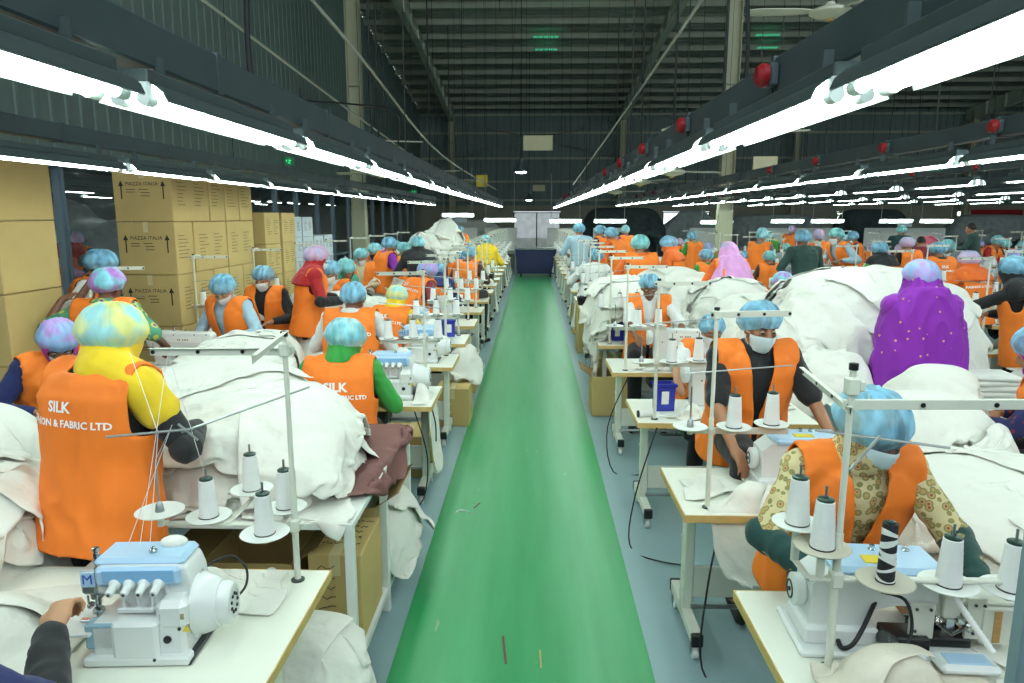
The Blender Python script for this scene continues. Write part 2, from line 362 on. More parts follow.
# beam over the glazed partition, sill rails under it
w=MB(); w.box((XL,(YN+YB)/2,2.78),(.16,YB-YN,.14)); struct(w,'trim_header','post_grey')
w=MB(); w.box((XL,(YN+YB)/2,.8),(.08,YB-YN,.07)); w.box((XL,(YN+YB)/2,.42),(.06,YB-YN,.05)); w.box((XL,(YN+YB)/2,.12),(.08,YB-YN,.1)); struct(w,'trim_partition','post_grey')
py_=[5.0,7.0,9.75,11.9,13.2,14.6,16.3,18,19.6,21.5,23.2,25.2,27,29,31,33,35,37,39]
for i,y in enumerate(py_):
    w=MB(); w.box((XL,y,1.38),(.1,.1,2.75)); w.box((XL+.06,y+.02,1.38),(.03,.03,2.75)); o=w.build('partition_post','post_grey'); o['kind']='structure'
# panes in the partition
gm=mat('glass',hexc('dfeeee'),.05,alpha=.06,spec=.5)
pa=sorted(py_+[YN,YB])
for i in range(len(pa)-1):
    if pa[i+1]<4: continue
    w=MB(); w.box((XL,(pa[i]+pa[i+1])/2,1.77),(.006,pa[i+1]-pa[i]-.12,1.86)); o=w.build('window_%d'%(i+5),'glass'); o['kind']='structure'
# roof deck, purlins, rafters
rb=MB(); Yp=np.arange(YN,YB+.1,.35)
vs=[];fs=[]
for i,y in enumerate(Yp):
    for j,(dy,dz) in enumerate(((0,0),(.2,0),(.23,.04),(.32,.04))): vs+=[(XL,y+dy,roofz(y+dy)+dz),(XR,y+dy,roofz(y+dy)+dz)]
for i in range(len(vs)//2-1): fs.append((2*i,2*i+1,2*i+3,2*i+2))
rb.add(vs,fs); struct(rb,'ceiling','roof_metal',smooth=False)
k=0
for y in np.arange(10,42,1.55):
    w=MB(); z=roofz(y); w.box(((XL+XR)/2,y,z-.13),(XR-XL,.03,.2)); w.box(((XL+XR)/2,y+.05,z-.22),(XR-XL,.12,.02)); w.box(((XL+XR)/2,y-.03,z-.03),(XR-XL,.1,.02)); o=w.build('roof_purlin','purlin'); o['kind']='structure'
for z in (2.95,4.0,5.3,6.7,7.7):
    w=MB(); w.box(((XL+XR)/2,YB-.12,z),(XR-XL,.08,.12)); o=w.build('wall_girt','purlin'); o['kind']='structure'
COLX=[-4.55,4.95,14.5,24]
for x in COLX:
    w=MB()
    # tapered I girder along the slope
    n=12; ys=np.linspace(YN,YB-.3,n)
    def dep(y): return .42+.3*abs(math.cos((y-18.8)/21*PI))
    for a,b_ in zip(ys[:-1],ys[1:]):
        za,zb=roofz(a)-.24,roofz(b_)-.24; da,db=dep(a),dep(b_)
        def slab(hw,t0a,t0b,t1a,t1b):
            w.add([(x-hw,a,t0a),(x+hw,a,t0a),(x+hw,b_,t0b),(x-hw,b_,t0b),(x-hw,a,t1a),(x+hw,a,t1a),(x+hw,b_,t1b),(x-hw,b_,t1b)],[(0,3,2,1),(4,5,6,7),(0,1,5,4),(1,2,6,5),(2,3,7,6),(3,0,4,7)])
        slab(.12,za-.02,zb-.02,za,zb); slab(.12,za-da,zb-db,za-da+.02,zb-db+.02); slab(.01,za-da,zb-db,za,zb)
    for y in np.arange(YN+1,YB-1,1.55): w.box((x,y,roofz(y)-.24-dep(y)/2),(.2,.012,dep(y)-.02))
    o=w.build('roof_rafter','rafter'); o['kind']='structure'
    for y in (18.8,40.8):
        w=MB(); zt=roofz(y)-.5
        for sx in(-1,1): w.box((x+sx*.16,y,zt/2),(.02,.3,zt))
        w.box((x,y,zt/2),(.32,.02,zt)); w.box((x,y,.03),(.5,.5,.06)); w.box((x,y,5.3),(.34,.3,.02))
        if y<20: w.box((x,y,1.1),(.35,.33,2.2))   # boxed-in lower part
        o=w.build('column','column_paint'); o['kind']='structure'
# braces on the end wall
w=MB()
for a,b_ in (((-4.55,5.3),(4.95,7.4)),((-4.55,7.4),(4.95,5.3))): w.tube([(a[0],YB-.4,a[1]),(b_[0],YB-.4,b_[1])],.02,6)
o=w.build('wall_brace','steel'); o['kind']='structure'
# windows / doors in the end wall
def window(n,x0,x1,z0,z1,mull):
    mb=MB(); t=.06
    for z in (z0+t/2,z1-t/2): mb.box(((x0+x1)/2,YB-.02,z),(x1-x0,.1,t))
    for x in [x0+t/2,x1-t/2]+mull: mb.box((x,YB-.02,(z0+z1)/2),(t,.1,z1-z0))
    f=mb.build('window_frame_bars','dark_steel')
    r_=empty('window_%d'%n,((x0+x1)/2,YB,z0)); r_['kind']='structure'; f.parent=r_; f.location=(-(x0+x1)/2,-YB,-z0)
    g_=MB(); g_.box((0,0,(z1-z0)/2),(x1-x0-.1,.008,z1-z0-.1)); g_.build('window_pane','glass',r_)
mat('film',hexc('b4bdb8'),.5,var=.25,vscale=2,alpha=.6); window(1,-1.15,1.6,0.05,2.28,[.22]); [ch for ch in bpy.data.objects['window_1'].children if ch.name.startswith('window_pane')][0].data.materials[0]=M('film'); window(2,17.4,20.4,.9,2.28,[18.9]); window(3,7.5,10.2,1.4,2.28,[8.8])
# gate opening in the end wall, half closed by a red sliding leaf
gt=MB(); gt.box((26.3,YB-.25,1.2),(2.9,.08,2.4)); 
for x in (25.2,26.3,27.4): gt.box((x,YB-.31,1.2),(.06,.04,2.3))
o=struct(gt,'door_1','gate_red')
# greenery and a pale yard outside
w=MB(); w.add([(-16,YB,-.05),(60,YB,-.05),(60,70,-.05),(-16,70,-.05)],[(0,1,2,3)]); mat('yard',hexc('a8aaa0'),.9,var=.1); o=struct(w,'ground','yard')
random.seed(5)
def tree(x,y,h,lab):
    r_=empty('tree',(x,y,0),0,lab,'tree','trees outside the end wall'); w=MB(); w.tube([(0,0,0),(.05,0,h*.4),(0,.1,h*.8)],[.15,.11,.05],8); w.build('trunk','ply',r_)
    c=MB()
    for i in range(420):
        d=V((random.gauss(0,1),random.gauss(0,1),random.gauss(0,1))).normalized()*random.uniform(.55,1)
        p=V((d.x*h*.36,d.y*h*.36,h*.62+d.z*h*.36)); q=Euler((random.uniform(0,6),random.uniform(0,6),0)).to_matrix(); s_=.16
        c.add([p+q@V((-s_,0,0)),p+q@V((0,-s_*.5,.03)),p+q@V((s_,0,0)),p+q@V((0,s_*.5,.03))],[(0,1,2,3)])
    c.build('crown','foliage',r_)
tree(24.9,45.5,4.5,'leafy tree seen through the gap beside the red gate'); tree(19.2,46.5,4,'leafy tree behind the high window of the end wall')
# world
wd=bpy.data.worlds.new('world'); SC.world=wd; wd.use_nodes=True; wd.node_tree.nodes['Background'].inputs[0].default_value=(.85,.95,1,1); wd.node_tree.nodes['Background'].inputs[1].default_value=2.4

# ================================================================ lamps, ducts, fans
def make_lamp():
    t=empty('fluorescent_lamp'); L2=.565
    # white reflector trough, open below
    prof=[(-.088,-.038),(-.078,-.014),(-.055,.005),(-.03,.012),(.03,.012),(.055,.005),(.078,-.014),(.088,-.038)]
    vs=[];fs=[]
    for y in(-L2,L2):
        vs+=[(x,y,z) for x,z in prof]
    n=len(prof)
    for i in range(n-1): fs.append((i,i+1,n+i+1,n+i))
    mb=MB(); mb.add(vs,fs); o=mb.build('reflector','reflector',t,smooth=True)
    o.data.materials.append(M('lamp_back'))
    vs=[(x*1.03,y,z+.003) for x,y,z in vs]; mb=MB(); mb.add(vs,[f[::-1] for f in fs]); mb.box((0,0,.03),(.07,L2*1.96,.035),ch=.004); mb.build('housing','lamp_back',t,smooth=True)
    for sx in(-1,1):
        mb=MB(); mb.tube([(sx*.033,-L2+.02,-.03),(sx*.033,L2-.02,-.03)],.013,8); mb.build('tube','tube',t,smooth='all')
        for sy in(-1,1):
            mb=MB(); mb.tube([(sx*.033,sy*(L2-.03),-.03),(sx*.033,sy*(L2+.012),-.03)],.017,10); mb.box((sx*.033,sy*(L2),-.008),(.03,.022,.04),ch=.004); mb.build('lamp_holder','reflector',t,smooth=True)
    mb=MB()
    for sy in(-1,1): mb=MB(); mb.box((0,sy*.42,.07),(.025,.012,.06)); mb.build('bracket','lamp_back',t)
    return t
lamp0=make_lamp()
LROWS=[('left of the aisle',-1.01,2.37,1.79-1.24,18,1.235),('right of the aisle',.72,2.35,1.66-1.24,19,1.235),
 ('over the second line beyond the white heaps',2.5,2.385,1.8,16,1.235),('below the ribbed side wall',-2.66,2.375,.9,15,1.235)]
firstlamp=[True]
def place_lamp(x,y,z,lab,grp,rz=0):
    if firstlamp[0]:
        firstlamp[0]=False; lamp0.location=(x,y,z); lamp0.rotation_euler=(0,0,rz); tag(lamp0,lab,'lamp',grp); return lamp0
    o=dup(lamp0,(x,y,z),rz,lab,grp); o['category']='lamp'; return o
def duct(x,y0,y1,z,lab,w=.075,h=.1,stops=True):
    t=empty('cable_trunking',(x,y0,z),0,lab,'trunking','cable trunking over the sewing lines')
    mb=MB(); L_=y1-y0; mb.box((0,L_/2,h/2),(w,L_,h),ch=.006)
    for y in np.arange(.4,L_,1.24): mb.box((0,y,h/2),(w+.008,.03,h+.008)); 
    mb.build('channel','duct_grey',t)
    for y in np.arange(1.6,L_,4.96): mb=MB(); mb.tube([(0,y,h),(0,y,(roofz(y0+y) if x>XL else 3.5)-z-.15)],.005,5); mb.build('suspension_rod','rod_dark',t)
    if stops:
        for y in np.arange(1.6,min(L_,18),1.24):
            mb=MB(); mb.box((-(w/2+.015)*(1 if x>0 else -1),y,h*.5),(.03,.06,.07),ch=.006); b_=mb.build('socket_box','duct_grey',t)
            mb=MB(); mb.lathe([(.036,0),(.038,.018),(.026,.034),(1e-6,.036)],(-(w/2+.03)*(1 if x>0 else -1),y,h*.5),12,Euler((0,-PI/2 if x>0 else PI/2,0))); 
            if int(y*5)%3: mb.build('red_switch','red_plastic',b_)
    return t
for (nm,x,z,y0,n,pt) in LROWS:
    for i in range(n):
        lab='twin tube lamp %s, %s from the camera'%(nm,ORD[i+1])
        place_lamp(x,y0+pt*i+.62,z,lab,'fluorescent lamps over the lines')
duct(-1.06,-.5,24,2.44,'long grey cable trunking above the lamp row beside the aisle, ribbed wall side',w=.09,h=.12,stops=False)
duct(.80,-.5,25,2.42,'long grey cable trunking with red switches above the lamp row by the white heaps',w=.09,h=.12)
duct(2.58,0,22,2.48,'grey cable trunking over the second line of the open hall'); duct(-2.72,0,20,2.47,'grey cable trunking just below the ribbed side wall',stops=False)
ROWX=[4.5,6.6,8.8,11.2,13.8,16.6]
for j,x in enumerate(ROWX):
    n=13-j
    for i in range(n):
        y=3.2+j*.7+i*1.62
        place_lamp(x,y,2.40,'lamp in the %s lamp row beyond the purple shawl, %s from the camera'%(ORD[j+1],ORD[i+1]),'fluorescent lamps of the far hall')
    duct(x+.08,1+j*1.0,24,2.5,'grey cable trunking over the %s lamp row beyond the purple shawl'%ORD[j+1],stops=(j<1))
for j,(x,y) in enumerate([(-9,6.5),(-9,8.1),(-9,9.8),(-11,7),(-11,8.8),(-11,10.6),(-11,12.5),(-13,8.2),(-13,10.2),(-13,12.4),(-9,14),(-9,16),(-9,18.5),(-11,15.5),(-11,18),(-9,21),(-9,23),(-9,25),(-9,27),(-9,29.5),(-9,32),(-11,26),(-11,29)]):
    place_lamp(x,y,2.55,'lamp in the room behind the partition, %s counted from the open end'%ORD[j+1],'lamps behind the partition')
# cross-hung lamps over the far checking tables
for j,x in enumerate((-9,-11,-13)): duct(x,5,20,2.655,'grey trunking in the room behind the partition, %s from the glass'%ORD[j+1],stops=False)
for j,(px0,px1,py) in enumerate([(438,478,215),(482,518,220),(548,583,221),(598,622,221),(695,738,222),(770,805,221),(810,845,221),(877,915,221),(918,955,221)]):
    p=P((px0+px1)/2,py,Y=25.2); o=place_lamp(p.x,25.2,p.z+.02,'crosswise lamp over the far checking tables, %s from the side wall'%ORD[j+1],'crosswise lamps over the checking tables',PI/2)
    o.rotation_euler=(0,.8,PI/2)
    R_=Matrix.Rotation(-.8,3,'Y')
    for sx in(-1,1): mb=MB(); mb.tube([(.0,sx*.5,.03),R_@V((.0,sx*.5,1.6))],.012,6); mb.build('hanging_rod','pipe_white',o)
# fans
def make_fan():
    t=empty('ceiling_fan'); mb=MB(); mb.lathe([(1e-6,-.06),(.03,-.055),(.05,-.045),(.13,-.03),(.165,-.01),(.165,.01),(.12,.03),(.05,.045),(.03,.08),(1e-6,.08)],n=28); m_=mb.build('motor_housing','fan_white',t)
    mb=MB(); mb.lathe([(1e-6,-.075),(.03,-.07),(.035,-.055)],n=16); mb.build('hub_cap','edge_band',m_)
    for k in range(3):
        a=k*2*PI/3+.3; R=Matrix.Rotation(a,3,'Z'); mb=MB(); 
        out=[(.13,-.02),(.2,-.045),(.35,-.06),(.6,-.065),(.66,-.05),(.66,.05),(.6,.065),(.35,.06),(.2,.045),(.13,.02)]
        vs=[R@V((x,y,.005+y*.18)) for x,y in out]+[R@V((x,y,.011+y*.18)) for x,y in out]; n=len(out)
        mb.add(vs,[tuple(range(n))[::-1],tuple(range(n,2*n))]+[(i,(i+1)%n,n+(i+1)%n,n+i) for i in range(n)]); mb.build('fan_blade','fan_white',t)
    mb=MB(); mb.tube([(0,0,.07),(0,0,3.6)],.012,8); mb.build('down_rod','rod_dark',t)
    return t
fan0=make_fan()
FAN=[(985,42,2.6,'large white ceiling fan nearest the camera, at the upper corner of the view'),(830,12,6.4,'dim ceiling fan high above the first lamp right of the aisle'),(722,135,6.0,'white ceiling fan beside the column by the aisle lamp row'),(672,172,9.0,'ceiling fan behind the second aisle lamp from the camera'),(640,182,11.5,'ceiling fan half hidden by the bright lamp row'),(615,192,16,'farthest ceiling fan behind the lamp row'),
 (372,141,9.5,'white ceiling fan in front of the beige column'),(380,174,11,'low white ceiling fan under the trunking near the beige column'),(430,172,14,'ceiling fan left of the yellow hanging sign'),(450,180,18,'small ceiling fan just beyond the yellow sign'),(95,50,3.0,'pale ceiling fan behind the front lamp by the ribbed wall')]
for i,(px,py,Y,lab) in enumerate(FAN):
    p=P(px,py,Y=Y); o=fan0 if i==0 else dup(fan0); o.location=p; o.rotation_euler=(0,0,i*.7); tag(o,lab,'ceiling fan','ceiling fans')
# pendant lamps, placards, exit signs, roof lights
def pendant(px,py,Y,s,lab):
    p=P(px,py,Y=Y); t=empty('pendant_lamp',p,0,lab,'lamp'); mb=MB(); mb.lathe([(.2*s,0),(.19*s,.02),(.08*s,.14*s),(.04*s,.22*s),(.035*s,.3*s),(1e-6,.3*s)],n=24); mb.build('shade','duct_grey',t)
    mb=MB(); mb.ell((0,0,.01),(.13*s,.13*s,.05)); mb.build('bulb','led',t); mb=MB(); mb.tube([(0,0,.28*s),(0,0,roofz(p.y)-p.z-.1)],.01,6); mb.build('cord','cable_black',t)
pendant(521,172,20,1.2,'grey cone pendant lamp hanging over the far end of the aisle'); pendant(529,200,32,1.1,'small pendant lamp farther off above the end of the aisle')
def placard(px,py,Y,w,h,m,lab,txt=None):
    p=P(px,py,Y=Y); t=empty('hanging_sign',p,0,lab,'sign'); mb=MB(); mb.box((0,0,0),(w,.02,h),ch=.004); s_=mb.build('board',m,t); mb=MB()
    for sx in(-1,1): mb.tube([(sx*w*.4,0,h/2),(sx*w*.4,0,roofz(p.y)-p.z-.2)],.005,5)
    mb.build('wires','dark_steel',t)
    if txt:
        mb=MB(); put_text(mb,txt,h*.5,(0,-.012,0),(1,0,0),(0,0,1)); mb.build('lettering','ink',s_)
placard(538,143,18,.72,.36,'placard','blank cream board hung high above the aisle'); placard(539,188,30,.5,.25,'placard','smaller cream board hung farther down the aisle')
placard(765,166,11,.36,.28,'placard','small cream board hung beside the second line lamps'); placard(482,181,22,.35,.35,'sticker_yellow','yellow board hanging under the trunking by the side wall')
placard(461,220.5,24.8,.42,.14,'carton_white','pale blue notice hanging under a crosswise lamp')
placard(905,225,24.8,.45,.14,'carton_white','pale blue notice under a crosswise lamp in the open hall'); 
def exit_sign(px,py,Y,rz,w,h,lab,X=None):
    p=P(px,py,Y=Y) if X is None else P(px,py,X=X); t=empty('exit_sign',p,rz,lab,'exit sign','green exit signs'); mb=MB(); mb.box((0,0,0),(w,.04,h),ch=.004); c=mb.build('case','exit_dark',t)
    mb=MB(); mb.tube([(w*.05,-.024,h*.28),(w*.06,-.024,h*.26)],h*.09,8)
    for a,b_ in (((.05,.15),(-.02,-.1)),((.04,.12),(.2,.02)),((.04,.12),(-.12,.08)),((-.02,-.1),(.1,-.35)),((-.02,-.1),(-.16,-.3))): mb.tube([(w*a[0],-.022,h*a[1]),(w*b_[0],-.022,h*b_[1])],h*.05,6)
    mb.prism([(-w*.42,0),(-w*.25,h*.2),(-w*.25,-h*.2)],'y',-.024,-.021); mb.build('running_figure','exit_green',c)
    mb=MB(); mb.tube([(0,0,h/2),(0,0,1.2)],.004,5); mb.build('wire','dark_steel',t)
exit_sign(289,161,None,PI*.22,.24,.22,'green exit sign on the ribbed side wall',X=XL+.2)
exit_sign(414,192,None,PI*.22,.35,.25,'farther green exit sign on the ribbed side wall',X=XL+.2)
exit_sign(932,166,5.6,0,.13,.075,'green exit sign under the trunking of the second line')
for i,(px,py,w_) in enumerate([(546,30,1.1),(546,43,1.0),(768,28,1.0),(768,41,.9)]):
    # green daylight panels in the roof deck
    d=(P(px,py,Y=10)-V((0,0,H))); t_=(roofz(0)-H)/(d.z+.105*d.y); q=V((0,0,H))+d*t_
    mb=MB()
    for kx in range(5): mb.box((q.x+(kx-2)*w_*.19,q.y,roofz(q.y)-.26),(w_*.15,.28,.02))
    o=mb.build('roof_light','skylight'); o['kind']='structure'
# conduits, wires and rods
def line(name,pts,r,m,lab,cat):
    mb=MB(); mb.tube(spl(pts),r,6); o=mb.build(name,m); tag(o,lab,cat); return o
line('conduit_pipe',[(-2.0,2,4.2),(-2.0,8,3.9),(-1.9,15,3.3),(-1.2,24,2.9)],.018,'pipe_white','pale conduit pipe running high along the ribbed side wall','pipe')
line('conduit_pipe',[(-2.7,2,4.0),(-2.7,9,3.65),(-2.4,20,3.0)],.014,'pipe_white','thinner pale conduit pipe just below the thicker one','pipe')
line('conduit_pipe',[(1.6,2,4.3),(1.6,8,4.05),(1.45,14,3.6),(1.1,20,2.9)],.018,'pipe_white','pale conduit pipe slanting down above the aisle lamps','pipe')
line('conduit_pipe',[(2.9,2,3.95),(2.7,7,3.6),(2.2,13,3.2),(1.5,20,2.7)],.014,'pipe_white','thin conduit pipe between the column and the aisle lamps','pipe')
pA=P(300,95,Y=6);line('power_cable',[(pA.x,6,pA.z+.05),P(305,100,Y=6),P(340,103,Y=6.4),P(385,108,Y=7),P(398,115,Y=7),P(400,130,Y=7),P(397,150,Y=7)],.008,'cable_black','black power cable looping along the ribbed wall trunking','cable')
line('power_cable',[P(246,-30,Y=3.2),P(247,30,Y=3.2),P(250,70,Y=3.2),P(254,85,Y=3.2),P(253,98,Y=3.2)],.012,'cable_black','black power cable dropping to the trunking near the first lamp','cable')
line('power_cable',[P(747,-30,Y=4.4),P(748,40,Y=4.4),P(746,80,Y=4.4)],.012,'cable_black','black power cable dropping beside the aisle lamps','cable')
random.seed(11)
for i,(x,y,l) in enumerate([(x_,y_,0) for x_ in (-2.6,-.6,2.6,6.5,9.5) for y_ in (13,19,26,33)]):
    zt=roofz(y)-.2; line('hanging_rod',[(x+random.uniform(-.4,.4),y,2.6 if x not in(-.6,) else 5.5),(x,y,zt)],.007,'rod_dark','thin steel rod hanging from the roof, %s of the rods counted from the side wall'%ORD[i+1],'rod')['group']='hanging rods'
# ================================================================ sewing tables, machines, stands
TW,TD,TZ=1.15,.60,.75
def make_table(casters=True,detail=True):
    t=empty('sewing_table')
    mb=MB(); mb.box((0,0,TZ-.018),(TW,TD,.036),ch=.004); 
    top=mb.build('tabletop','laminate',t)
    mb=MB(); e=.004
    for sx in(-1,1): mb.box((sx*(TW/2+e/2),0,TZ-.02),(e,TD+2*e,.034))
    for sy in(-1,1): mb.box((0,sy*(TD/2+e/2),TZ-.02),(TW,e,.034))
    mb.build('edge_banding','edge_band',top)
    for sx in(-1,1):
        x=sx*(TW/2-.09)
        mb=MB(); mb.box((x,0,.42),(.05,.075,.60),ch=.006); mb.box((x,0,TZ-.045),(.07,.46,.02),ch=.003)
        for z in(.25,.33,.5): mb.lathe([(.01,0),(.01,.006),(1e-6,.007)],(x+sx*.025,.018*(1 if z<.4 else -1),z),10,Euler((0,sx*PI/2,0)))
        leg=mb.build('leg','cream_metal',t)
        mb=MB(); mb.box((x,0,.115),(.05,.5,.055),ch=.004); mb.build('foot_beam','cream_metal',leg)
        for sy in(-1,1):
            mb=MB(); mb.box((x,sy*.255,.112),(.056,.03,.064),ch=.006); mb.build('end_cap','black_plastic',leg)
            if casters:
                mb=MB(); mb.tube([(x-.012,sy*.2+.02*sy,.032),(x+.012,sy*.2+.02*sy,.032)],.032,14); w_=mb.build('caster','sticker_white',leg)
                mb=MB(); mb.box((x-.02,sy*.22,.06),(.005,.03,.06)); mb.box((x+.02,sy*.22,.06),(.005,.03,.06)); mb.box((x,sy*.215,.088),(.045,.04,.01)); mb.build('fork','steel',w_)
    mb=MB(); mb.box((0,.02,.28),(TW-.23,.02,.16),ch=.004); mb.build('cross_panel','cream_metal',t)
    mb=MB(); mb.tube([(-TW/2+.1,.06,.17),(TW/2-.1,.06,.17)],.012,8); mb.build('pedal_rod','steel',t)
    mb=MB(); mb.box((-.05,-.08,.09),(.26,.2,.012),Euler((math.radians(14),0,0)),ch=.003); mb.tube([(-.05,-.02,.1),(.02,.05,TZ-.04)],.005,6); mb.build('pedal','dark_steel',t)
    mb=MB(); mb.box((.12,-.02,TZ-.12),(.22,.2,.15),ch=.02); mb.lathe([(.07,0),(.075,.03),(.06,.1),(.03,.11)],(.0,.0,TZ-.13),16,Euler((0,-PI/2,0))); mb.build('motor_box','dark_steel',t)
    mb=MB(); mb.box((-.32,.12,TZ-.15),(.2,.16,.14),ch=.01); mb.build('control_box','cream_metal',t)
    return t
def make_lockstitch():
    t=empty('sewing_machine')
    mb=MB(); mb.box((.02,0,.02),(.50,.18,.04),ch=.008); bed=mb.build('bed','machine_white',t)
    mb=MB(); mb.box((-.19,0,.042),(.07,.14,.004)); mb.build('needle_plate','chrome',bed)
    mb=MB()
    out=[(.26,.04),(.13,.04),(.13,.14),(.10,.185),(-.13,.195),(-.16,.15),(-.235,.15),(-.245,.17),(-.245,.30),(-.225,.32),(.0,.325),(.2,.335),(.25,.325),(.27,.29)]
    mb.prism([(x,z) for x,z in out][::-1],'y',-.055,.055); body=mb.build('arm','machine_white',t)
    bm=bmesh.new(); bm.from_mesh(body.data); bmesh.ops.bevel(bm,geom=[e for e in bm.edges if len(e.link_faces)==2 and e.calc_face_angle(0)>.6],offset=.014,segments=3,affect='EDGES',profile=.6,clamp_overlap=True); bm.to_mesh(body.data); bm.free()
    body.data.polygons.foreach_set('use_smooth',np.ones(len(body.data.polygons),bool)); body.data.set_sharp_from_angle(angle=.7)
    mb=MB(); 
    for sy in(-1,1):
        mb.box((.0,sy*.056,.262),(.30,.004,.05),ch=.002)
    mb.build('side_panel','sticker_white',body)
    mb=MB(); [mb.box((-.04+.014*k,sy*.0585,.262),(.009,.001,.012)) for k in range(7) if k!=4 for sy in(-1,1)]; mb.build('badge','ink_faint',body)
    mb=MB()
    for x in(-.2,-.1,.08,.2):
        for sy in(-1,1): mb.lathe([(.006,0),(.005,.004),(1e-6,.005)],(x,sy*.055,.215 if x in(.2,) else .305),8,Euler((-sy*PI/2,0,0)))
    mb.build('screws','dark_steel',body)
    mb=MB(); mb.lathe([(.02,0),(.05,.005),(.062,.02),(.062,.045),(.05,.055),(.02,.06),(1e-6,.06)],(.27,0,.25),24,Euler((0,PI/2,0))); mb.build('handwheel','machine_white',t)
    mb=MB(); mb.tube([(-.2,-.0,.17),(-.2,0,.045)],.004,8); mb.tube([(-.2,0,.06),(-.2,0,.16)],.006,8); mb.tube([(-.17,0,.09),(-.17,0,.16)],.006,8); mb.box((-.185,-.01,.052),(.02,.045,.006)); mb.build('needle_bar','chrome',t)
    mb=MB(); mb.lathe([(.018,0),(.018,.012),(.008,.016),(.008,.03),(1e-6,.03)],(-.21,-.058,.22),14,Euler((PI/2,0,0))); mb.tube([(-.235,-.06,.2),(-.235,-.075,.29)],.003,6); mb.build('tension_dial','chrome',t)
    mb=MB(); mb.box((-.22,-.057,.26),(.03,.004,.06)); mb.build('face_plate','steel',body)
    mb=MB(); mb.tube([(.1,0,.33),(.1,0,.37)],.012,10); mb.tube([(-.0,0,.33),(-.0,0,.35)],.008,10); mb.build('thread_post','chrome',body)
    return t
def make_overlock(fancy_=False):
    t=empty('overlock_machine')
    # lower housing
    mb=MB(); mb.box((-.0,.0,.065),(.30,.21,.13),ch=.014); base=mb.build('base_housing','machine_white',t)
    mb=MB(); mb.box((.0,.0,-.0),(.34,.25,.012),ch=.004); mb.build('base_plate','dark_steel',base)
    # upright body: rising to the right, wrapping the arm
    mb=MB(); pr=[(-.17,.195),(-.155,.275),(-.13,.30),(.11,.30),(.14,.285),(.155,.24),(.165,.13),(.165,.03),(.06,.03),(.05,.12),(.02,.14),(-.045,.14),(-.075,.19)]
    mb.prism(pr,'y',-.035,.12); body=mb.build('body','machine_white',t)
    def bev(o,w,ang=.5,seg=3):
        bm=bmesh.new(); bm.from_mesh(o.data); bmesh.ops.recalc_face_normals(bm,faces=bm.faces); bmesh.ops.bevel(bm,geom=[e for e in bm.edges if len(e.link_faces)==2 and e.calc_face_angle(0)>ang],offset=w,segments=seg,affect='EDGES',profile=.6,clamp_overlap=True); bm.to_mesh(o.data); bm.free(); o.data.polygons.foreach_set('use_smooth',np.ones(len(o.data.polygons),bool)); o.data.set_sharp_from_angle(angle=.8)
    bev(body,.016)
    # blue top cover and tension panel
    mb=MB(); mb.box((-.01,.045,.298),(.29,.155,.03),ch=.014); top=mb.build('top_cover','machine_blue',t)
    mb=MB(); mb.box((-.005,-.047,.262),(.27,.028,.064),ch=.012); pan=mb.build('tension_panel','machine_blue',t)
    mb=MB(); mb.box((-.0,-.0625,.268),(.225,.004,.04),ch=.0018); mb.build('panel_inlay',mat('inlay_blue',hexc('84b4dc'),.3),pan)
    for k in range(4):
        x=-.075+k*.046; R=Euler((math.radians(106),0,0)); mb=MB(); mb.lathe([(.019,0),(.0185,.012),(.013,.02),(.0125,.048),(.010,.056),(1e-6,.056)],(x,-.055,.243),18,R)
        kn=mb.build('tension_knob','machine_white',t); mb=MB(); mb.lathe([(.0045,.055),(.0045,.058),(1e-6,.058)],(x,-.055,.243),8,R); mb.build('screw_slot','dark_steel',kn)
    # ribs under knobs
    mb=MB()
    for k in range(4): x=-.075+k*.046; mb.box((x+.012,-.037,.19),(.012,.016,.09),ch=.004)
    mb.box((-.02,-.048,.148),(.12,.02,.016),ch=.004); mb.build('thread_channel','machine_white',body)
    # head block at the needle end
    mb=MB(); mb.box((-.168,.01,.24),(.05,.11,.085),ch=.008); mb.box((-.165,.01,.19),(.035,.05,.05),ch=.005); hd=mb.build('head_block','steel',t)
    mb=MB(); mb.box((-.166,-.047,.252),(.046,.004,.05),ch=.0015); sq=mb.build('badge_plate','machine_blue',hd); 
    mb=MB(); put_text(mb,'M',.046,(-.166,-.0495,.252),(1,0,0),(0,0,1),off=.001); mb.build('badge','badge_blue',sq)
    mb=MB(); mb.tube([(-.165,-.01,.17),(-.165,-.01,.10)],.005,8); mb.tube([(-.15,-.02,.19),(-.15,-.02,.13)],.007,8); mb.tube([(-.18,-.03,.19),(-.18,-.03,.15)],.004,8); mb.box((-.155,-.02,.135),(.03,.03,.02),ch=.004); mb.box((-.17,-.04,.112),(.07,.022,.008),ch=.002); mb.tube([(-.2,-.045,.108),(-.15,-.045,.118),(-.14,-.03,.13)],.004,6); mb.lathe([(.009,0),(.009,.02),(.004,.024)],(-.16,-.045,.17),10,Euler((PI/2,0,0))); mb.lathe([(.012,0),(.012,.014),(1e-6,.016)],(-.14,-.045,.155),12,Euler((PI/2,0,0)))
    mb.build('presser_foot','chrome',hd)
    mb=MB(); mb.lathe([(.011,0),(.011,.03),(.008,.036),(.012,.04),(.012,.052),(1e-6,.056)],(-.165,.02,.28),14); mb.build('pressure_screw','chrome',hd)
    # cloth plate and looper cover
    mb=MB(); mb.box((-.215,-.02,.098),(.15,.2,.012),ch=.004); mb.build('cloth_plate','machine_white',t)
    mb=MB(); mb.box((-.12,-.075,.085),(.09,.06,.085),ch=.006); mb.build('looper_guard',mat('smoke_blue',hexc('8fb4c6'),.2),t)
    mb=MB(); mb.box((.0,-.105,.075),(.145,.05,.135),ch=.012); mb.build('front_cover','machine_white',t)
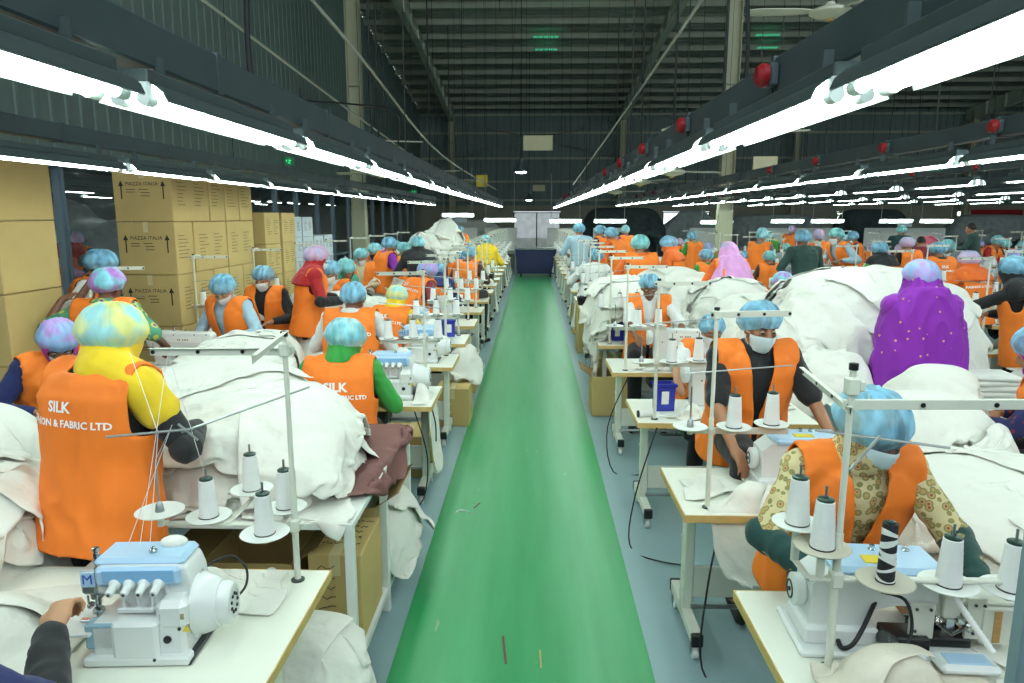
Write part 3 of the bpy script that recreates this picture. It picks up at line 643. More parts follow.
    mb=MB(); mb.box((.0,-.105,.012),(.33,.055,.03),ch=.006); mb.build('front_sill','machine_white',t)
    mb=MB(); mb.lathe([(.013,0),(.012,.006),(1e-6,.007)],(.095,-.106,.075),12,Euler((PI/2,0,0))); mb.lathe([(.006,0),(.005,.004),(1e-6,.004)],(.135,-.106,.11),10,Euler((PI/2,0,0))); mb.lathe([(.005,0),(.005,.004),(1e-6,.004)],(.06,-.131,.02),10,Euler((PI/2,0,0))); mb.build('screws','black_plastic',base)
    mb=MB(); mb.box((.115,-.107,.152),(.075,.004,.018)); mb.build('type_plate','label_plate',base)
    mb=MB(); mb.box((.112,-.1075,.168),(.06,.001,.006)); mb.build('maker_mark','ink',base)
    mb=MB(); mb.box((.11,-.05,.15),(.1,.12,.1),ch=.02); mb.build('side_bulge','machine_white',body)
    # motor cone and handwheel on the right
    mb=MB(); R=Euler((0,PI/2,0)); mb.lathe([(.10,0),(.10,.02),(.088,.055),(.075,.075),(1e-6,.075)],(.155,.02,.135),32,R); mot=mb.build('motor_housing','machine_white',t)
    mb=MB(); mb.lathe([(.07,0),(.07,.03),(.062,.042),(.045,.045),(.043,.04),(1e-6,.04)],(.228,.02,.135),32,R); hw=mb.build('handwheel','machine_white',t)
    for k in range(9):
        a=k*2*PI/9; mb=MB(); mb.lathe([(.006,0),(.006,.004),(1e-6,.004)],(.27,.02+.03*math.cos(a),.135+.03*math.sin(a)),8,R); mb.build('vent_hole','black_plastic',hw)
    mb=MB(); mb.prism([(0,0),(.026,0),(.013,.022)],'y',-.106,-.1035); o=mb.build('warning_sticker','sticker_yellow',body); o.location=(.148-.005,-.0,.1)
    mb=MB(); put_text(mb,'737K',.018,(.16,.04,.235),(0,1,0),(0,0,1),off=.004); mb.build('model_lettering','ink',body)
    mb=MB(); mb.lathe([(.012,0),(.014,.01),(.008,.014),(.008,.02),(.004,.022)],(.02,.02,.312),14); mb.build('oil_cap','chrome',top)
    mb=MB(); mb.ell((.06,.09,.318),(.045,.035,.022)); mb.build('cloth_scrap','fabric_white',top)
    return t
def make_flatlock():
    # cylinder-arm coverstitch machine: pale housing, blue top cover, machine head towards the needle end
    t=empty('coverstitch_machine')
    mb=MB(); mb.box((.03,0,.012),(.52,.26,.024),ch=.008); mb.box((.16,0,.05),(.22,.18,.06),ch=.01); bed=mb.build('bed','machine_white',t)
    mb=MB(); mb.prism([(.25,.06),(.10,.06),(.08,.13),(.0,.15),(-.10,.15),(-.12,.17),(-.12,.245),(.20,.25),(.25,.21)][::-1],'y',-.07,.07); arm=mb.build('arm','machine_white',t)
    mb=MB(); mb.box((.03,0,.258),(.33,.18,.035),ch=.014); lid=mb.build('top_cover','machine_blue',arm)
    mb=MB(); mb.box((.05,.03,.277),(.09,.05,.003)); mb.build('sticker','sticker_yellow',lid)
    mb=MB(); mb.box((-.15,.045,.185),(.075,.05,.13),ch=.004); mb.box((-.15,.078,.17),(.05,.016,.09),ch=.003); hd=mb.build('head_block','cream_metal',t)
    mb=MB(); mb.box((-.07,.078,.11),(.07,.012,.11),ch=.002); mb.build('side_plate','cream_metal',t); mb=MB(); mb.box((-.225,.07,.12),(.055,.012,.13),ch=.002); mb.build('side_plate','cream_metal',t)
    mb=MB()
    for x,z in ((-.05,.15),(-.05,.08),(-.09,.15),(-.215,.17),(-.24,.17),(-.215,.08),(-.17,.2),(-.13,.2)): mb.lathe([(.005,0),(.0045,.004),(1e-6,.004)],(x,.086,z),8,Euler((-PI/2,0,0)))
    mb.build('screws','dark_steel',hd)
    mb=MB(); mb.lathe([(.04,0),(.05,.01),(.05,.035),(.036,.042),(1e-6,.042)],(.25,0,.155),26,Euler((0,PI/2,0))); hw=mb.build('handwheel','machine_white',t)
    mb=MB(); mb.lathe([(.030,.040),(.030,.045),(.024,.045),(.024,.04)],(.25,0,.155),26,Euler((0,PI/2,0))); mb.lathe([(.007,.04),(.007,.048),(1e-6,.048)],(.25,0,.155),12,Euler((0,PI/2,0))); mb.build('wheel_ring','dark_steel',hw)
    mb=MB()
    for x in(-.165,-.15,-.135): mb.tube([(x,0,.16),(x,0,.06)],.003,6)
    mb.tube([(-.15,.0,.16),(-.15,0,.10)],.009,8); mb.box((-.15,-.01,.068),(.05,.06,.008),ch=.002); mb.box((-.15,.075,.10),(.03,.02,.05),ch=.004); mb.tube([(-.19,.09,.10),(-.15,.095,.08),(-.11,.09,.11)],.006,8)
    mb.lathe([(.016,0),(.016,.02),(.01,.026),(1e-6,.026)],(-.2,.078,.105),14,Euler((-PI/2,0,0))); mb.lathe([(.012,0),(.012,.02),(1e-6,.022)],(-.175,.078,.125),14,Euler((-PI/2,0,0)))
    mb.build('presser_foot','chrome',hd)
    mb=MB(); mb.box((-.03,.06,.045),(.12,.09,.04),ch=.004); mb.box((-.15,.02,.04),(.14,.12,.03),ch=.004); mb.build('looper_recess','black_plastic',bed)
    mb=MB(); mb.lathe([(.022,0),(.022,.05),(.016,.055),(1e-6,.055)],(.02,.1,.045),16,Euler((0,.9,.5))); mb.build('solenoid','dark_steel',bed)
    mb=MB(); mb.box((-.30,.0,.10),(.12,.16,.12),ch=.006); mb.box((-.27,-.0,.165),(.2,.14,.01),ch=.003); cab=mb.build('puller_housing','cream_metal',t)
    mb=MB(); mb.box((-.285,.0815,.10),(.02,.004,.1)); mb.build('housing_slot','ply',cab)
    mb=MB(); mb.box((-.15,-.08,.06),(.16,.1,.01),ch=.003); mb.build('cloth_plate','chrome',bed)
    mb=MB(); mb.box((-.16,.16,.03),(.17,.09,.03),ch=.012); dt=mb.build('drip_tray','machine_white',bed); mb=MB(); mb.box((-.16,.165,.046),(.12,.05,.006),ch=.002); mb.build('tray_pad','machine_blue',dt)
    for k in range(3):
        mb=MB(); mb.lathe([(.010,0),(.012,.006),(.008,.009),(.008,.018),(1e-6,.018)],(-.06+.05*k,-.04,.272),14); mb.build('tension_knob','chrome',arm)
    return t
def make_stand(h=.9,hole=True):
    # pole with two perforated guide bars, a rod clamp, and disc carriers
    t=empty('thread_stand')
    mb=MB(); mb.tube([(0,0,0),(0,0,.42)],.0115,12); mb.tube([(0,0,.42),(0,0,h)],.009,12); pole=mb.build('pole','cream_metal',t)
    mb=MB(); mb.lathe([(.024,0),(.024,.005),(.014,.008)],n=16); mb.build('pole_flange','dark_steel',pole)
    mb=MB(); mb.lathe([(.0125,0),(.0125,.018),(1e-6,.02)],(0,0,h-.005),12); mb.build('pole_cap','black_plastic',pole)
    return t
def stand_bar(t,z,dirv,L0,L1,name='guide_bar',w=.026,holes=True,tilt=0):
    d=V((dirv[0],dirv[1],0)).normalized(); an=math.atan2(d.y,d.x); R=Matrix.Rotation(an,3,'Z')@Matrix.Rotation(tilt,3,'Y')
    mb=MB(); mb.box(R@V(((L0+L1)/2,0,0))+V((0,0,z)),(L1-L0,.003,w),R,ch=.0012); mb.box(R@V(((L0+L1)/2,.006,w/2))+V((0,0,z)),(L1-L0,.014,.002),R); b=mb.build(name,'cream_metal',t)
    if holes:
        n=4
        for k in range(n):
            x=L0+(L1-L0)*(k+.08+.0)/(n-.85); mb=MB(); 
            for s_ in(-1,1): mb.lathe([(.007,0),(.007,.004),(.003,.004),(.003,.002),(1e-6,.002)],R@V((x,0,0))+V((0,0,z)),10,(R@Euler((s_*PI/2,0,0)).to_matrix()))
            mb.build('thread_eye','black_plastic',b)
    return b
def stand_disc(t,x,y,z,r=.075,m='white_paint',pin=True,armfrom=(0,0)):
    mb=MB(); mb.lathe([(.012,-.03),(.014,-.004),(r*.5,-.003),(r*.9,.0),(r,.006),(r*.97,.008),(r*.6,.003),(.014,.003),(1e-6,.003)],(x,y,z),28); d=mb.build('cone_disc',m,t)
    mb=MB(); mb.tube([(x,y,z),(x,y,z+.17 if not pin else z+.185)],.004,8); mb.lathe([(.016,.002),(.012,.03),(.005,.04)],(x,y,z),12); mb.build('cone_spindle','steel',d)
    return d
def make_cone(name='thread_cone',stripe=False,r=.034,h=.14):
    mb=MB(); n=15; prof=[(r*.8,0),(r*.98,.001)]+[(r*(1-.26*(k/n)**1.15)*(1+.008*((k%2)*2-1)),.004+(h-.008)*k/n) for k in range(n+1)]+[(r*.62,h)]
    mb.lathe(prof,n=22)
    mb.v=[tuple(v) for v in mb.v]; o=mb.build(name,'cone_thread'); 
    mb=MB(); mb.lathe([(r*.68,0),(r*.68,.006),(r*.5,.009),(r*.2,.009),(.004,.002)],(0,0,h-.002),18); mb.build('cone_core','cone_cap',o)
    mb=MB(); mb.lathe([(r*1.02,-.003),(r*1.04,.002),(r*.9,.004)],n=22); mb.build('cone_base','black_plastic',o)
    return o
def make_bin():
    t=empty('plastic_bin'); mb=MB(); R=[]
    z1=.19; a,b,c,d=.062,.046,.068,.052
    vs=[(-a,-b,0),(a,-b,0),(a,b,0),(-a,b,0),(-c,-d,z1),(c,-d,z1),(c,d,z1),(-c,d,z1),(-c+.006,-d+.006,z1),(c-.006,-d+.006,z1),(c-.006,d-.006,z1),(-c+.006,d-.006,z1),(-a+.006,-b+.006,.006),(a-.006,-b+.006,.006),(a-.006,b-.006,.006),(-a+.006,b-.006,.006)]
    fs=[(0,3,2,1),(0,1,5,4),(1,2,6,5),(2,3,7,6),(3,0,4,7),(4,5,9,8),(5,6,10,9),(6,7,11,10),(7,4,8,11),(8,9,13,12),(9,10,14,13),(10,11,15,14),(11,8,12,15),(12,13,14,15)]
    mb.add(vs,fs); mb.box((0,-d-.006,z1-.012),(2*c+.02,.012,.02),ch=.003); mb.box((0,d+.006,z1-.012),(2*c+.02,.012,.02),ch=.003); mb.build('tub','blue_plastic',t)
    mb=MB()
    for sy in(-1,1): mb.add([(-.02,sy*(b+.0065),.05),(.03,sy*(b+.0065),.05),(.03,sy*(b+.0135),.14),(-.02,sy*(b+.0135),.14)],[(0,1,2,3)])
    mb.build('sticker','sticker_white',t); return t
def make_stool():
    t=empty('stool'); mb=MB(); mb.lathe([(.15,0),(.165,.01),(.165,.03),(.15,.04),(1e-6,.042)],(0,0,.56),22); mb.build('seat','ply',t)
    for k in range(4):
        a=PI/4+k*PI/2; mb=MB(); mb.tube([(.1*math.cos(a),.1*math.sin(a),.56),(.17*math.cos(a),.17*math.sin(a),0)],.012,8); mb.build('leg','dark_steel',t)
    mb=MB(); mb.tube([(.14*math.cos(k*PI/8),.14*math.sin(k*PI/8),.22) for k in range(16)],.008,6,closed=True); mb.build('foot_ring','dark_steel',t); return t
table0=make_table(); lock0=make_lockstitch(); over0=make_overlock(); flat0=make_flatlock(); cone0=make_cone(); bin0=make_bin(); stool0=make_stool()
# standard thread stand used down the lines: two upper bars, lower rod, three discs
def std_stand():
    t=make_stand(.90); stand_bar(t,.88,(-1,-.15),-.03,.34); stand_bar(t,.89,(-.35,-1),0,.1,holes=False)
    mb=MB(); mb.box((0,0,.88),(.03,.03,.04),ch=.004); mb.box((0,0,.36),(.03,.03,.03),ch=.004); mb.build('clamp','cream_metal',t)
    mb=MB(); mb.tube([(.12,0,.62),(-.34,.0,.66)],.0035,6); mb.build('thread_rod','steel',t)
    stand_bar(t,.36,(-1,0),-.1,.34,name='cone_arm',holes=False)
    for x in(-.09,-.27,.1): stand_disc(t,x,-.02 if x<-.1 else .03,.385)
    return t
stand0=std_stand()
STDC=[(-.09,.03,.39),(-.27,-.02,.39),(.1,.03,.39)]
SCRAPS=[]
PROTO=[table0,lock0,over0,flat0,cone0,bin0,stool0,stand0]
USED=set()
def inst(o,loc,rz,label,cat,group,swap=None,scale=None):
    if id(o) not in USED and not swap:
        USED.add(id(o)); o.location=loc; o.rotation_euler=(0,0,rz)
        if scale: o.scale=(scale,)*3
        return tag(o,label,cat,group)
    c=dup(o,loc,rz,label,group,swap=swap,scale=scale); c['category']=cat; return c
conecount=[0]
def station(cx,cy,rot,kind,where,n,stand=True,bin_=False,cones=(0,1,2),row='',table=True,mx=-.08,dz=0):
    """where: words for the row; n: place in the row"""
    def W(x,y,z): 
        return (cx+(x*math.cos(rot)-y*math.sin(rot)),cy+(x*math.sin(rot)+y*math.cos(rot)),z)
    o_=ORD[n]
    if table: inst(table0,(cx,cy,0),rot,'%s white sewing table from the camera in %s'%(o_,where),'table','sewing tables, '+row)
    mk={'lock':(lock0,'sewing machine','white straight-stitch machine'),'over':(over0,'sewing machine','blue-topped overlock machine'),'flat':(flat0,'sewing machine','flat-topped blue machine')}
    if kind:
        pr,cat,nm=mk[kind]; inst(pr,W(mx,-.02,TZ+.006 if kind=='over' else TZ),rot,'%s, %s table of %s'%(nm,o_,where),cat,nm+'s')
    if stand:
        sx,sy=(.46,.22); inst(stand0,W(sx,sy,TZ),rot,'thread stand on the %s table of %s'%(o_,where),'thread stand','thread stands')
        for k in cones:
            x,y,z=STDC[k]; inst(cone0,W(sx+x,sy+y,TZ+z),rot,'white cone, %s disc, %s stand of %s'%(['middle','inner','outer'][k],o_,where),'thread cone','white thread cones on the stands')
    if bin_:
        inst(bin0,W(.36,-.02 if kind!='over' else .16,TZ),rot+.1,'blue plastic bin on the %s table of %s'%(o_,where),'bin','blue bins on the tables')

    if kind and SCRAPS:
        rr=random.Random(int(cx*37+cy*101)); 
        for j,sc in enumerate(SCRAPS):
            if rr.random()<(.75,.45,.6)[j] and not (n==2 and cx>0 and cx<2): inst(sc,(cx,cy,0),rot,'%s, %s table of %s'%(('white cloth under the needle','white cloth slipping off','white cloth by the cones')[j],o_,where),'cloth','white cloth pieces on the tables')
# ================================================================ cloth
def drape(W,D,hfun,cx,cy,rot,comp=.8,seed=0,n=None,steps=150,z0=None,stiff=1,sp=.03,noiseamp=.05):
    """a sheet of cloth W x D let fall over the surface z=hfun(x,y); returns (vertices, faces, nx, ny)"""
    rs=np.random.RandomState(seed); nx=int(W/sp)+1; ny=int(D/sp)+1
    u,v=np.meshgrid(np.linspace(-W/2,W/2,nx),np.linspace(-D/2,D/2,ny),indexing='ij')
    k=rs.uniform(0,6,6); fr=rs.uniform(3,9,6)
    px=u*comp+.035*np.sin(v*fr[0]+k[0])+.02*np.sin(u*fr[1]*1.7+v*5+k[1]); py=v*comp+.035*np.sin(u*fr[2]+k[2])+.02*np.sin(v*fr[3]*1.7-u*4+k[3])
    c,s_=math.cos(rot),math.sin(rot); X=cx+px*c-py*s_; Y=cy+px*s_+py*c
    Hh=hfun(X,Y); zz=np.maximum(Hh,(Hh.max() if z0 is None else z0)*.0+Hh)+.04+noiseamp*(rs.rand(nx,ny)+.8*np.sin(u*fr[4]*2.2+k[4])*np.sin(v*fr[5]*2.2+k[5])+1)
    p=np.stack([X,Y,zz],-1); q=p.copy(); dt=.018
    r=sp
    def rel(a,b,L,w):
        d=b-a; l=np.sqrt((d*d).sum(-1,keepdims=True))+1e-9; c_=d*((l-L)/l*.5*w); a+=c_; b-=c_
    for it in range(steps):
        vel=(p-q)*.97; q=p.copy(); p=p+vel; p[...,2]-=9.8*dt*dt
        for _ in range(3):
            for o in(0,1):
                m=(nx-o)//2; rel(p[o:o+2*m:2],p[o+1:o+1+2*m:2][:m],r,1.0)
                m=(ny-o)//2; rel(p[:,o:o+2*m:2],p[:,o+1:o+1+2*m:2][:,:m],r,1.0)
            d=r*1.41421
            for o in(0,1):
                m=(nx-o)//2; rel(p[o:o+2*m:2,:-1],p[o+1:o+1+2*m:2,1:],d,.35); rel(p[o:o+2*m:2,1:],p[o+1:o+1+2*m:2,:-1],d,.35)
            for o in range(4):
                a=p[o:nx-2:4]; b=p[o+2::4][:len(a)]; rel(a[:len(b)],b,2*r,.10*stiff)
                a=p[:,o:ny-2:4]; b=p[:,o+2::4][:,:a.shape[1]]; rel(a[:,:b.shape[1]],b,2*r,.10*stiff)
        h=hfun(p[...,0],p[...,1])+.006; t=p[...,2]<h
        side=t&(h-p[...,2]>.12)
        p[...,2]=np.where(t&~side,h,p[...,2])
        # pushed sideways out of steep flanks
        if side.any():
            e=.02; gx=(hfun(p[...,0]+e,p[...,1])-hfun(p[...,0]-e,p[...,1])); gy=(hfun(p[...,0],p[...,1]+e)-hfun(p[...,0],p[...,1]-e)); gl=np.sqrt(gx*gx+gy*gy)+1e-6
            p[...,0]=np.where(side,p[...,0]-gx/gl*.012,p[...,0]); p[...,1]=np.where(side,p[...,1]-gy/gl*.012,p[...,1])
            p[...,2]=np.where(side&(gl<1e-4),h,p[...,2])
        fl=p[...,2]<.01; p[...,2]=np.where(fl,.01,p[...,2])
        tt=(t|fl)[...,None]; q=np.where(tt,q+(p-q)*np.array([.75,.75,1.0]),q)
    vs=p.reshape(-1,3); fs=[(i*ny+j,(i+1)*ny+j,(i+1)*ny+j+1,i*ny+j+1) for i in range(nx-1) for j in range(ny-1)]
    return vs,fs
class HF:
    """height field that remembers what already lies on it"""
    def __init__(s,base,x0,x1,y0,y1,res=.025):
        s.x0,s.y0,s.r=x0,y0,res; s.nx=int((x1-x0)/res)+2; s.ny=int((y1-y0)/res)+2
        gx,gy=np.meshgrid(x0+np.arange(s.nx)*res,y0+np.arange(s.ny)*res,indexing='ij'); s.h=base(gx,gy).astype(float)
    def __call__(s,x,y):
        i=(x-s.x0)/s.r; j=(y-s.y0)/s.r; i=np.clip(i,0,s.nx-1.001); j=np.clip(j,0,s.ny-1.001); a=i.astype(int); b=j.astype(int); u=i-a; v=j-b
        return (s.h[a,b]*(1-u)+s.h[a+1,b]*u)*(1-v)+(s.h[a,b+1]*(1-u)+s.h[a+1,b+1]*u)*v
    def put(s,vs,thick=.004):
        i=np.round((vs[:,0]-s.x0)/s.r).astype(int); j=np.round((vs[:,1]-s.y0)/s.r).astype(int); k=(i>=1)&(i<s.nx-1)&(j>=1)&(j<s.ny-1)
        i,j,z=i[k],j[k],vs[k,2]+thick
        for di in(-1,0,1):
            for dj in(-1,0,1): np.maximum.at(s.h,(i+di,j+dj),z-(.0 if di==dj==0 else .004))
def smoothstep(a,b,x): t=np.clip((x-a)/(b-a),0,1); return t*t*(3-2*t)
def bumps(L,floor=0):
    """sum-of-mounds height function; L holds (cx,cy,rx,ry,h,power)"""
    def f(x,y):
        z=np.full(np.shape(x),float(floor))
        for (cx,cy,rx,ry,h,*pw) in L:
            d=((x-cx)/rx)**2+((y-cy)/ry)**2; z=np.maximum(z,floor+(h-floor)*np.clip(1-d**(pw[0] if pw else 1.5),0,1)**.6)
        return z
    return f
def tabletop_h(f,rects):
    def g(x,y):
        z=f(x,y)
        for (x0,x1,y0,y1,h) in rects: z=np.where((x>x0)&(x<x1)&(y>y0)&(y<y1),np.maximum(z,h),z)
        return z
    return g
def cloth_obj(name,parts,m,sub=1,thick=.004):
    mb=MB()
    for vs,fs in parts: mb.add([tuple(v) for v in vs],fs)
    o=mb.build(name,m,smooth='all')
    s_=o.modifiers.new('thick','SOLIDIFY'); s_.thickness=thick; s_.offset=1
    if sub: s_=o.modifiers.new('sub','SUBSURF'); s_.levels=sub; s_.render_levels=sub
    return o
def heap(name,base,box,sheets,m='fabric_white',seed=0,sp=.03,comp=.75,steps=110,sub=1,lab=None,kind='stuff',rects=None,core=True):
    """a mound of crumpled sheets: base height function, extent, list of (cx,cy,w,d,rot)"""
    f=base if rects is None else tabletop_h(base,rects)
    hf=HF(f,*box); parts=[]
    for i,sh in enumerate(sheets):
        cx,cy,w,d,rot=sh[:5]; c=sh[5] if len(sh)>5 else comp
        vs,fs=drape(w,d,hf,cx,cy,rot,c,seed*17+i,sp=sp,steps=steps); hf.put(vs); parts.append((vs,fs))
    o=cloth_obj(name,parts,m,sub)
    if lab: tag(o,lab,'fabric pile',None,kind)
    return o,hf
# ================================================================ the lines of tables
RWH='the line right of the aisle'; LWH='the line left of the aisle'
RS=random.Random(42)
_tr=[(-TW/2,TW/2,-TD/2,TD/2,TZ)]
for (bm_,sh_) in (([(-.33,-.17,.17,.14,.88,1.5)],[(-.33,-.22,.62,.55,.2,.78),(-.28,-.15,.4,.4,1,.65)]),([(.47,-.08,.12,.14,.86,1.5)],[(.52,-.1,.6,.42,.3,.78)]),([(.2,.17,.12,.08,.85,1.5)],[(.18,.17,.36,.26,.3,.7)])):
    o_,_=heap('cloth_piece',bumps(bm_),(-1.3,1.3,-1.2,1.2),sh_,rects=_tr,seed=len(SCRAPS)+90,sp=.03,steps=80,lab='x'); del o_['kind']; SCRAPS.append(o_); PROTO.append(o_)
GP=[]   # generic places for seated people: (x,y,rot,words)
RY=[3.28,4.70,6.18,7.45,8.8]+[10.1+1.3*i for i in range(11)]
for i,y in enumerate(RY):
    n=i+2; kind='lock' if i in(1,2) else ('flat' if i==0 else random.Random(i).choice(['lock','lock','over']))
    station(1.255,y,PI,kind,RWH,n,bin_=(i in(1,3,6,9)),cones=(0,1) if i in(0,1,2) else (0,1,2),row='right of the aisle')
    if i>3: GP.append((1.33,y+.62,PI,'%s table of %s'%(ORD[n],RWH)))
LY=[5.05,6.35,7.5,8.7]+[9.95+1.25*i for i in range(11)]
for i,y in enumerate(LY):
    kind='over' if i in(0,1) else random.Random(i+7).choice(['lock','over'])
    station(-1.275,y,0,kind,LWH,i+2,bin_=(i in(2,5,8)),row='left of the aisle',mx=(.26 if i<2 else .02))
    if i>2: GP.append((-1.35,y-.58,0,'%s table of %s'%(ORD[i+2],LWH)))
SWH='the line below the ribbed wall'
for i in range(9):
    y=5.9+1.6*i
    station(-3.05,y,PI,'lock' if i<2 else random.Random(i+3).choice(['lock','over']),SWH,i+1,row='under the side wall',bin_=(i==4))
    if i>2: GP.append((-3.0,y+.62,PI,'%s table of %s'%(ORD[i+1],SWH)))
for i in range(12):
    y=4.1+1.5*i
    station(4.15,y,0,['lock','over','lock'][i%3],'the line beyond the white heaps',i+1,row='beyond the white heaps',bin_=(i%4==1))
    if i>0 and i!=2: GP.append((4.1,y-.58,0,'%s table beyond the white heaps'%ORD[i+1]))
for j in range(5):
    x=6.1+2.05*j+.35*(j%2)
    for i in range(8-j//2):
        y=7.2+1.35*j*.9+1.7*i; rot=0 if j%2 else PI
        if 14<x<15.2 and 17.9<y<19.6: continue
        station(x,y,rot,['over','lock'][(i+j)%2],'hall line %s'%['one','two','three','four','five'][j],i+1,row='open hall line %d'%(j+1),bin_=((i+j)%4==0),cones=(0,1,2) if j<2 else (0,))
        if not(j==0 and i==0): GP.append((x,y+(.6 if rot else -.6),rot,'%s table of hall line %s'%(ORD[i+1],['one','two','three','four','five'][j])))

# ================================================================ front left: overlock table
fc=P(330,570,z=TZ)
ft=inst(table0,(fc.x-TW/2,fc.y-TD*.66,0),0,'bare-cornered white sewing table at the front left with the nearest overlock machine','table','sewing tables, left of the aisle')
ft.scale=(1,1.32,1); mp_=P(150,650,z=TZ)
ov=make_overlock(); ov.scale=(.92,.82,.94); ov.location=(mp_.x,mp_.y+.02,TZ+.006); ov.rotation_euler=(0,0,.06); tag(ov,'large overlock machine with blue lid and letter M on the front left table','sewing machine','blue-topped overlock machines')
cb=MB(); q0=P(200,572,Y=mp_.y+.12)
cb.tube(spl([q0,P(213,562,Y=2.12),P(232,556,Y=2.15),P(246,568,Y=2.15),P(246,585,Y=2.12),P(236,598,Y=2.08),P(228,606,Y=2.05)]),.004,8); tag(cb.build('power_cable','cable_black'),'black cable looping behind the nearest overlock machine','cable')
def big_stand(name_lab,base,h,bars,rods,discs,tag_words):
    t=make_stand(h); t.location=base; B=V(base)
    for (p1,w,hl) in bars:
        d=V(p1)-B; L_=V((d.x,d.y,0)).length; stand_bar(t,d.z,(d.x,d.y),-.02,L_,w=w,holes=hl)
    for (a,b) in rods:
        mb=MB(); mb.tube([V(a)-B,V(b)-B],.004,8); mb.build('thread_rod','steel',t)
    mb=MB(); mb.box((0,0,h-.05),(.035,.035,.05),ch=.005); mb.box((.018,0,h-.05),(.03,.02,.03),ch=.004); mb.build('clamp','cream_metal',t)
    for i,(p,r,m,hole) in enumerate(discs):
        d=V(p)-B; stand_disc(t,d.x,d.y,d.z,r,m)
    zs=sum(V(p).z-B.z for p,_,_,_ in discs)/len(discs); xs=[V(p).x-B.x for p,_,_,_ in discs]
    mb=MB(); x0,x1=min(xs+[0]),max(xs+[0]); mb.box(((x0+x1)/2,0,zs-.035),(x1-x0,.022,.012),ch=.003)
    for p,_,_,_ in discs:
        d=V(p)-B; mb.box((d.x,d.y/2,zs-.028),(.02,abs(d.y)+.02,.006),ch=.002); mb.tube([(d.x,d.y,zs-.03),(d.x,d.y,d.z-.003)],.012,10)
    mb.build('cone_arm','cream_metal',t); mb=MB(); mb.box((0,0,zs-.035),(.036,.036,.05),ch=.006); mb.tube([(.018,0,zs-.03),(.035,0,zs-.03)],.006,8); mb.build('arm_clamp','cream_metal',t)
    return tag(t,name_lab,'thread stand','thread stands')
Lb=P(298,580,z=TZ); YL=Lb.y
dl=[(P(160,512,Y=YL-.03),.082,'white_paint',0),(P(209,517,Y=YL+.03),.08,'white_paint',0),(P(286,508,Y=YL+.05),.075,'white_paint',0),(P(252,490,Y=YL+.22),.08,'white_paint',0),(P(265,534,Y=YL-.12),.082,'white_paint',0)]
topL=P(283,335,Y=YL)
big_stand('tall thread stand with perforated bar, five discs and cones on the front left table',Lb,topL.z-TZ,
 [(P(150,352,Y=YL-.02),.026,True),(P(252,360,Y=YL-.42),.026,False)],
 [(P(309,387,Y=YL+.1),P(182,432,Y=YL-.35)),(P(106,437,Y=YL-.35),P(192,429,Y=YL-.35)),(P(178,424,Y=YL-.35),P(198,440,Y=YL-.35))],dl,'')
def cone_at(p,lab,**k):
    return inst(cone0,(p.x,p.y,p.z+.004),0,lab,'thread cone','white thread cones on the stands',**k)
cone_at(dl[1][0],'white thread cone beside the empty disc of the front left stand'); cone_at(dl[2][0],'white thread cone touching the pole of the front left stand')
cone_at(dl[3][0],'white thread cone at the back of the front left stand'); cone_at(dl[4][0],'foremost white thread cone on the front left stand')
def thread(pts,lab):
    mb=MB(); mb.tube(pts,.0011,4); tag(mb.build('sewing_thread','cone_thread'),lab,'thread','threads running to the machines')
thread([dl[0][0]+V((0,0,.19)),P(172,425,Y=YL-.35),P(128,545,Y=mp_.y+.05)],'thread from the empty spindle down to the nearest overlock machine')
thread([dl[1][0]+V((0,0,.15)),P(168,353,Y=YL),P(140,545,Y=mp_.y+.05)],'thread over the long bar down to the nearest overlock machine')
thread([P(130,353,Y=YL),P(158,433,Y=YL-.35),P(150,545,Y=mp_.y+.05)],'thread past the rod clamp down to the nearest overlock machine')
# ================================================================ front right: coverstitch table
fr=P(735,590,z=TZ)
ft=inst(table0,(fr.x+TW/2,fr.y-TD*.66-.0,0),PI,'white sewing table at the front right with the long thread stand','table','sewing tables, right of the aisle')
ft.scale=(1,1.32,1); fm=make_flatlock(); fm.location=(1.10,2.06,TZ); fm.rotation_euler=(0,0,PI-.05); tag(fm,'coverstitch machine with pale blue lid on the front right table','sewing machine','flat-topped blue machines')
Rb=P(828,668,z=TZ); YR=Rb.y
dr=[(P(797,524,Y=YR+.10),.072,'white_paint',0),(P(822,548,Y=YR+.0),.078,'grey_disc',0),(P(885,582,Y=YR-.02),.078,'grey_disc',0),(P(948,585,Y=YR+.0),.078,'white_paint',0),(P(1010,590,Y=YR+.0),.078,'white_paint',0)]
topR=P(858,368,Y=YR)
big_stand('long thread stand with perforated bar, five discs and striped cone on the front right table',Rb,topR.z-TZ,
 [(P(1075,405,Y=YR+.02),.026,True),(P(803,371,Y=YR+.5),.026,True)],
 [(P(815,430,Y=YR+.12),P(950,448,Y=YR+.05)),(P(850,470,Y=YR),P(880,436,Y=YR+.08))],dr,'')
cone_at(dr[0][0],'white thread cone farthest toward the aisle on the front right stand'); cone_at(dr[1][0],'white thread cone on the brown disc of the front right stand')
cone_at(dr[3][0],'white thread cone right behind the striped one on the front right stand'); cone_at(dr[4][0],'white thread cone at the outer end of the front right stand')
mb=MB(); n=18; prof=[(.0001,0),(.026,0)]+[(.024-.004*k/n,.003+.17*k/n) for k in range(n+1)]+[(.012,.173),(.0001,.173)]
mb.lathe(prof,n=24); sc_=mb.build('thread_cone','cone_black'); sc_.location=dr[2][0]+V((0,0,.004)); tag(sc_,'tall black and white banded thread cone on the front right stand','thread cone')
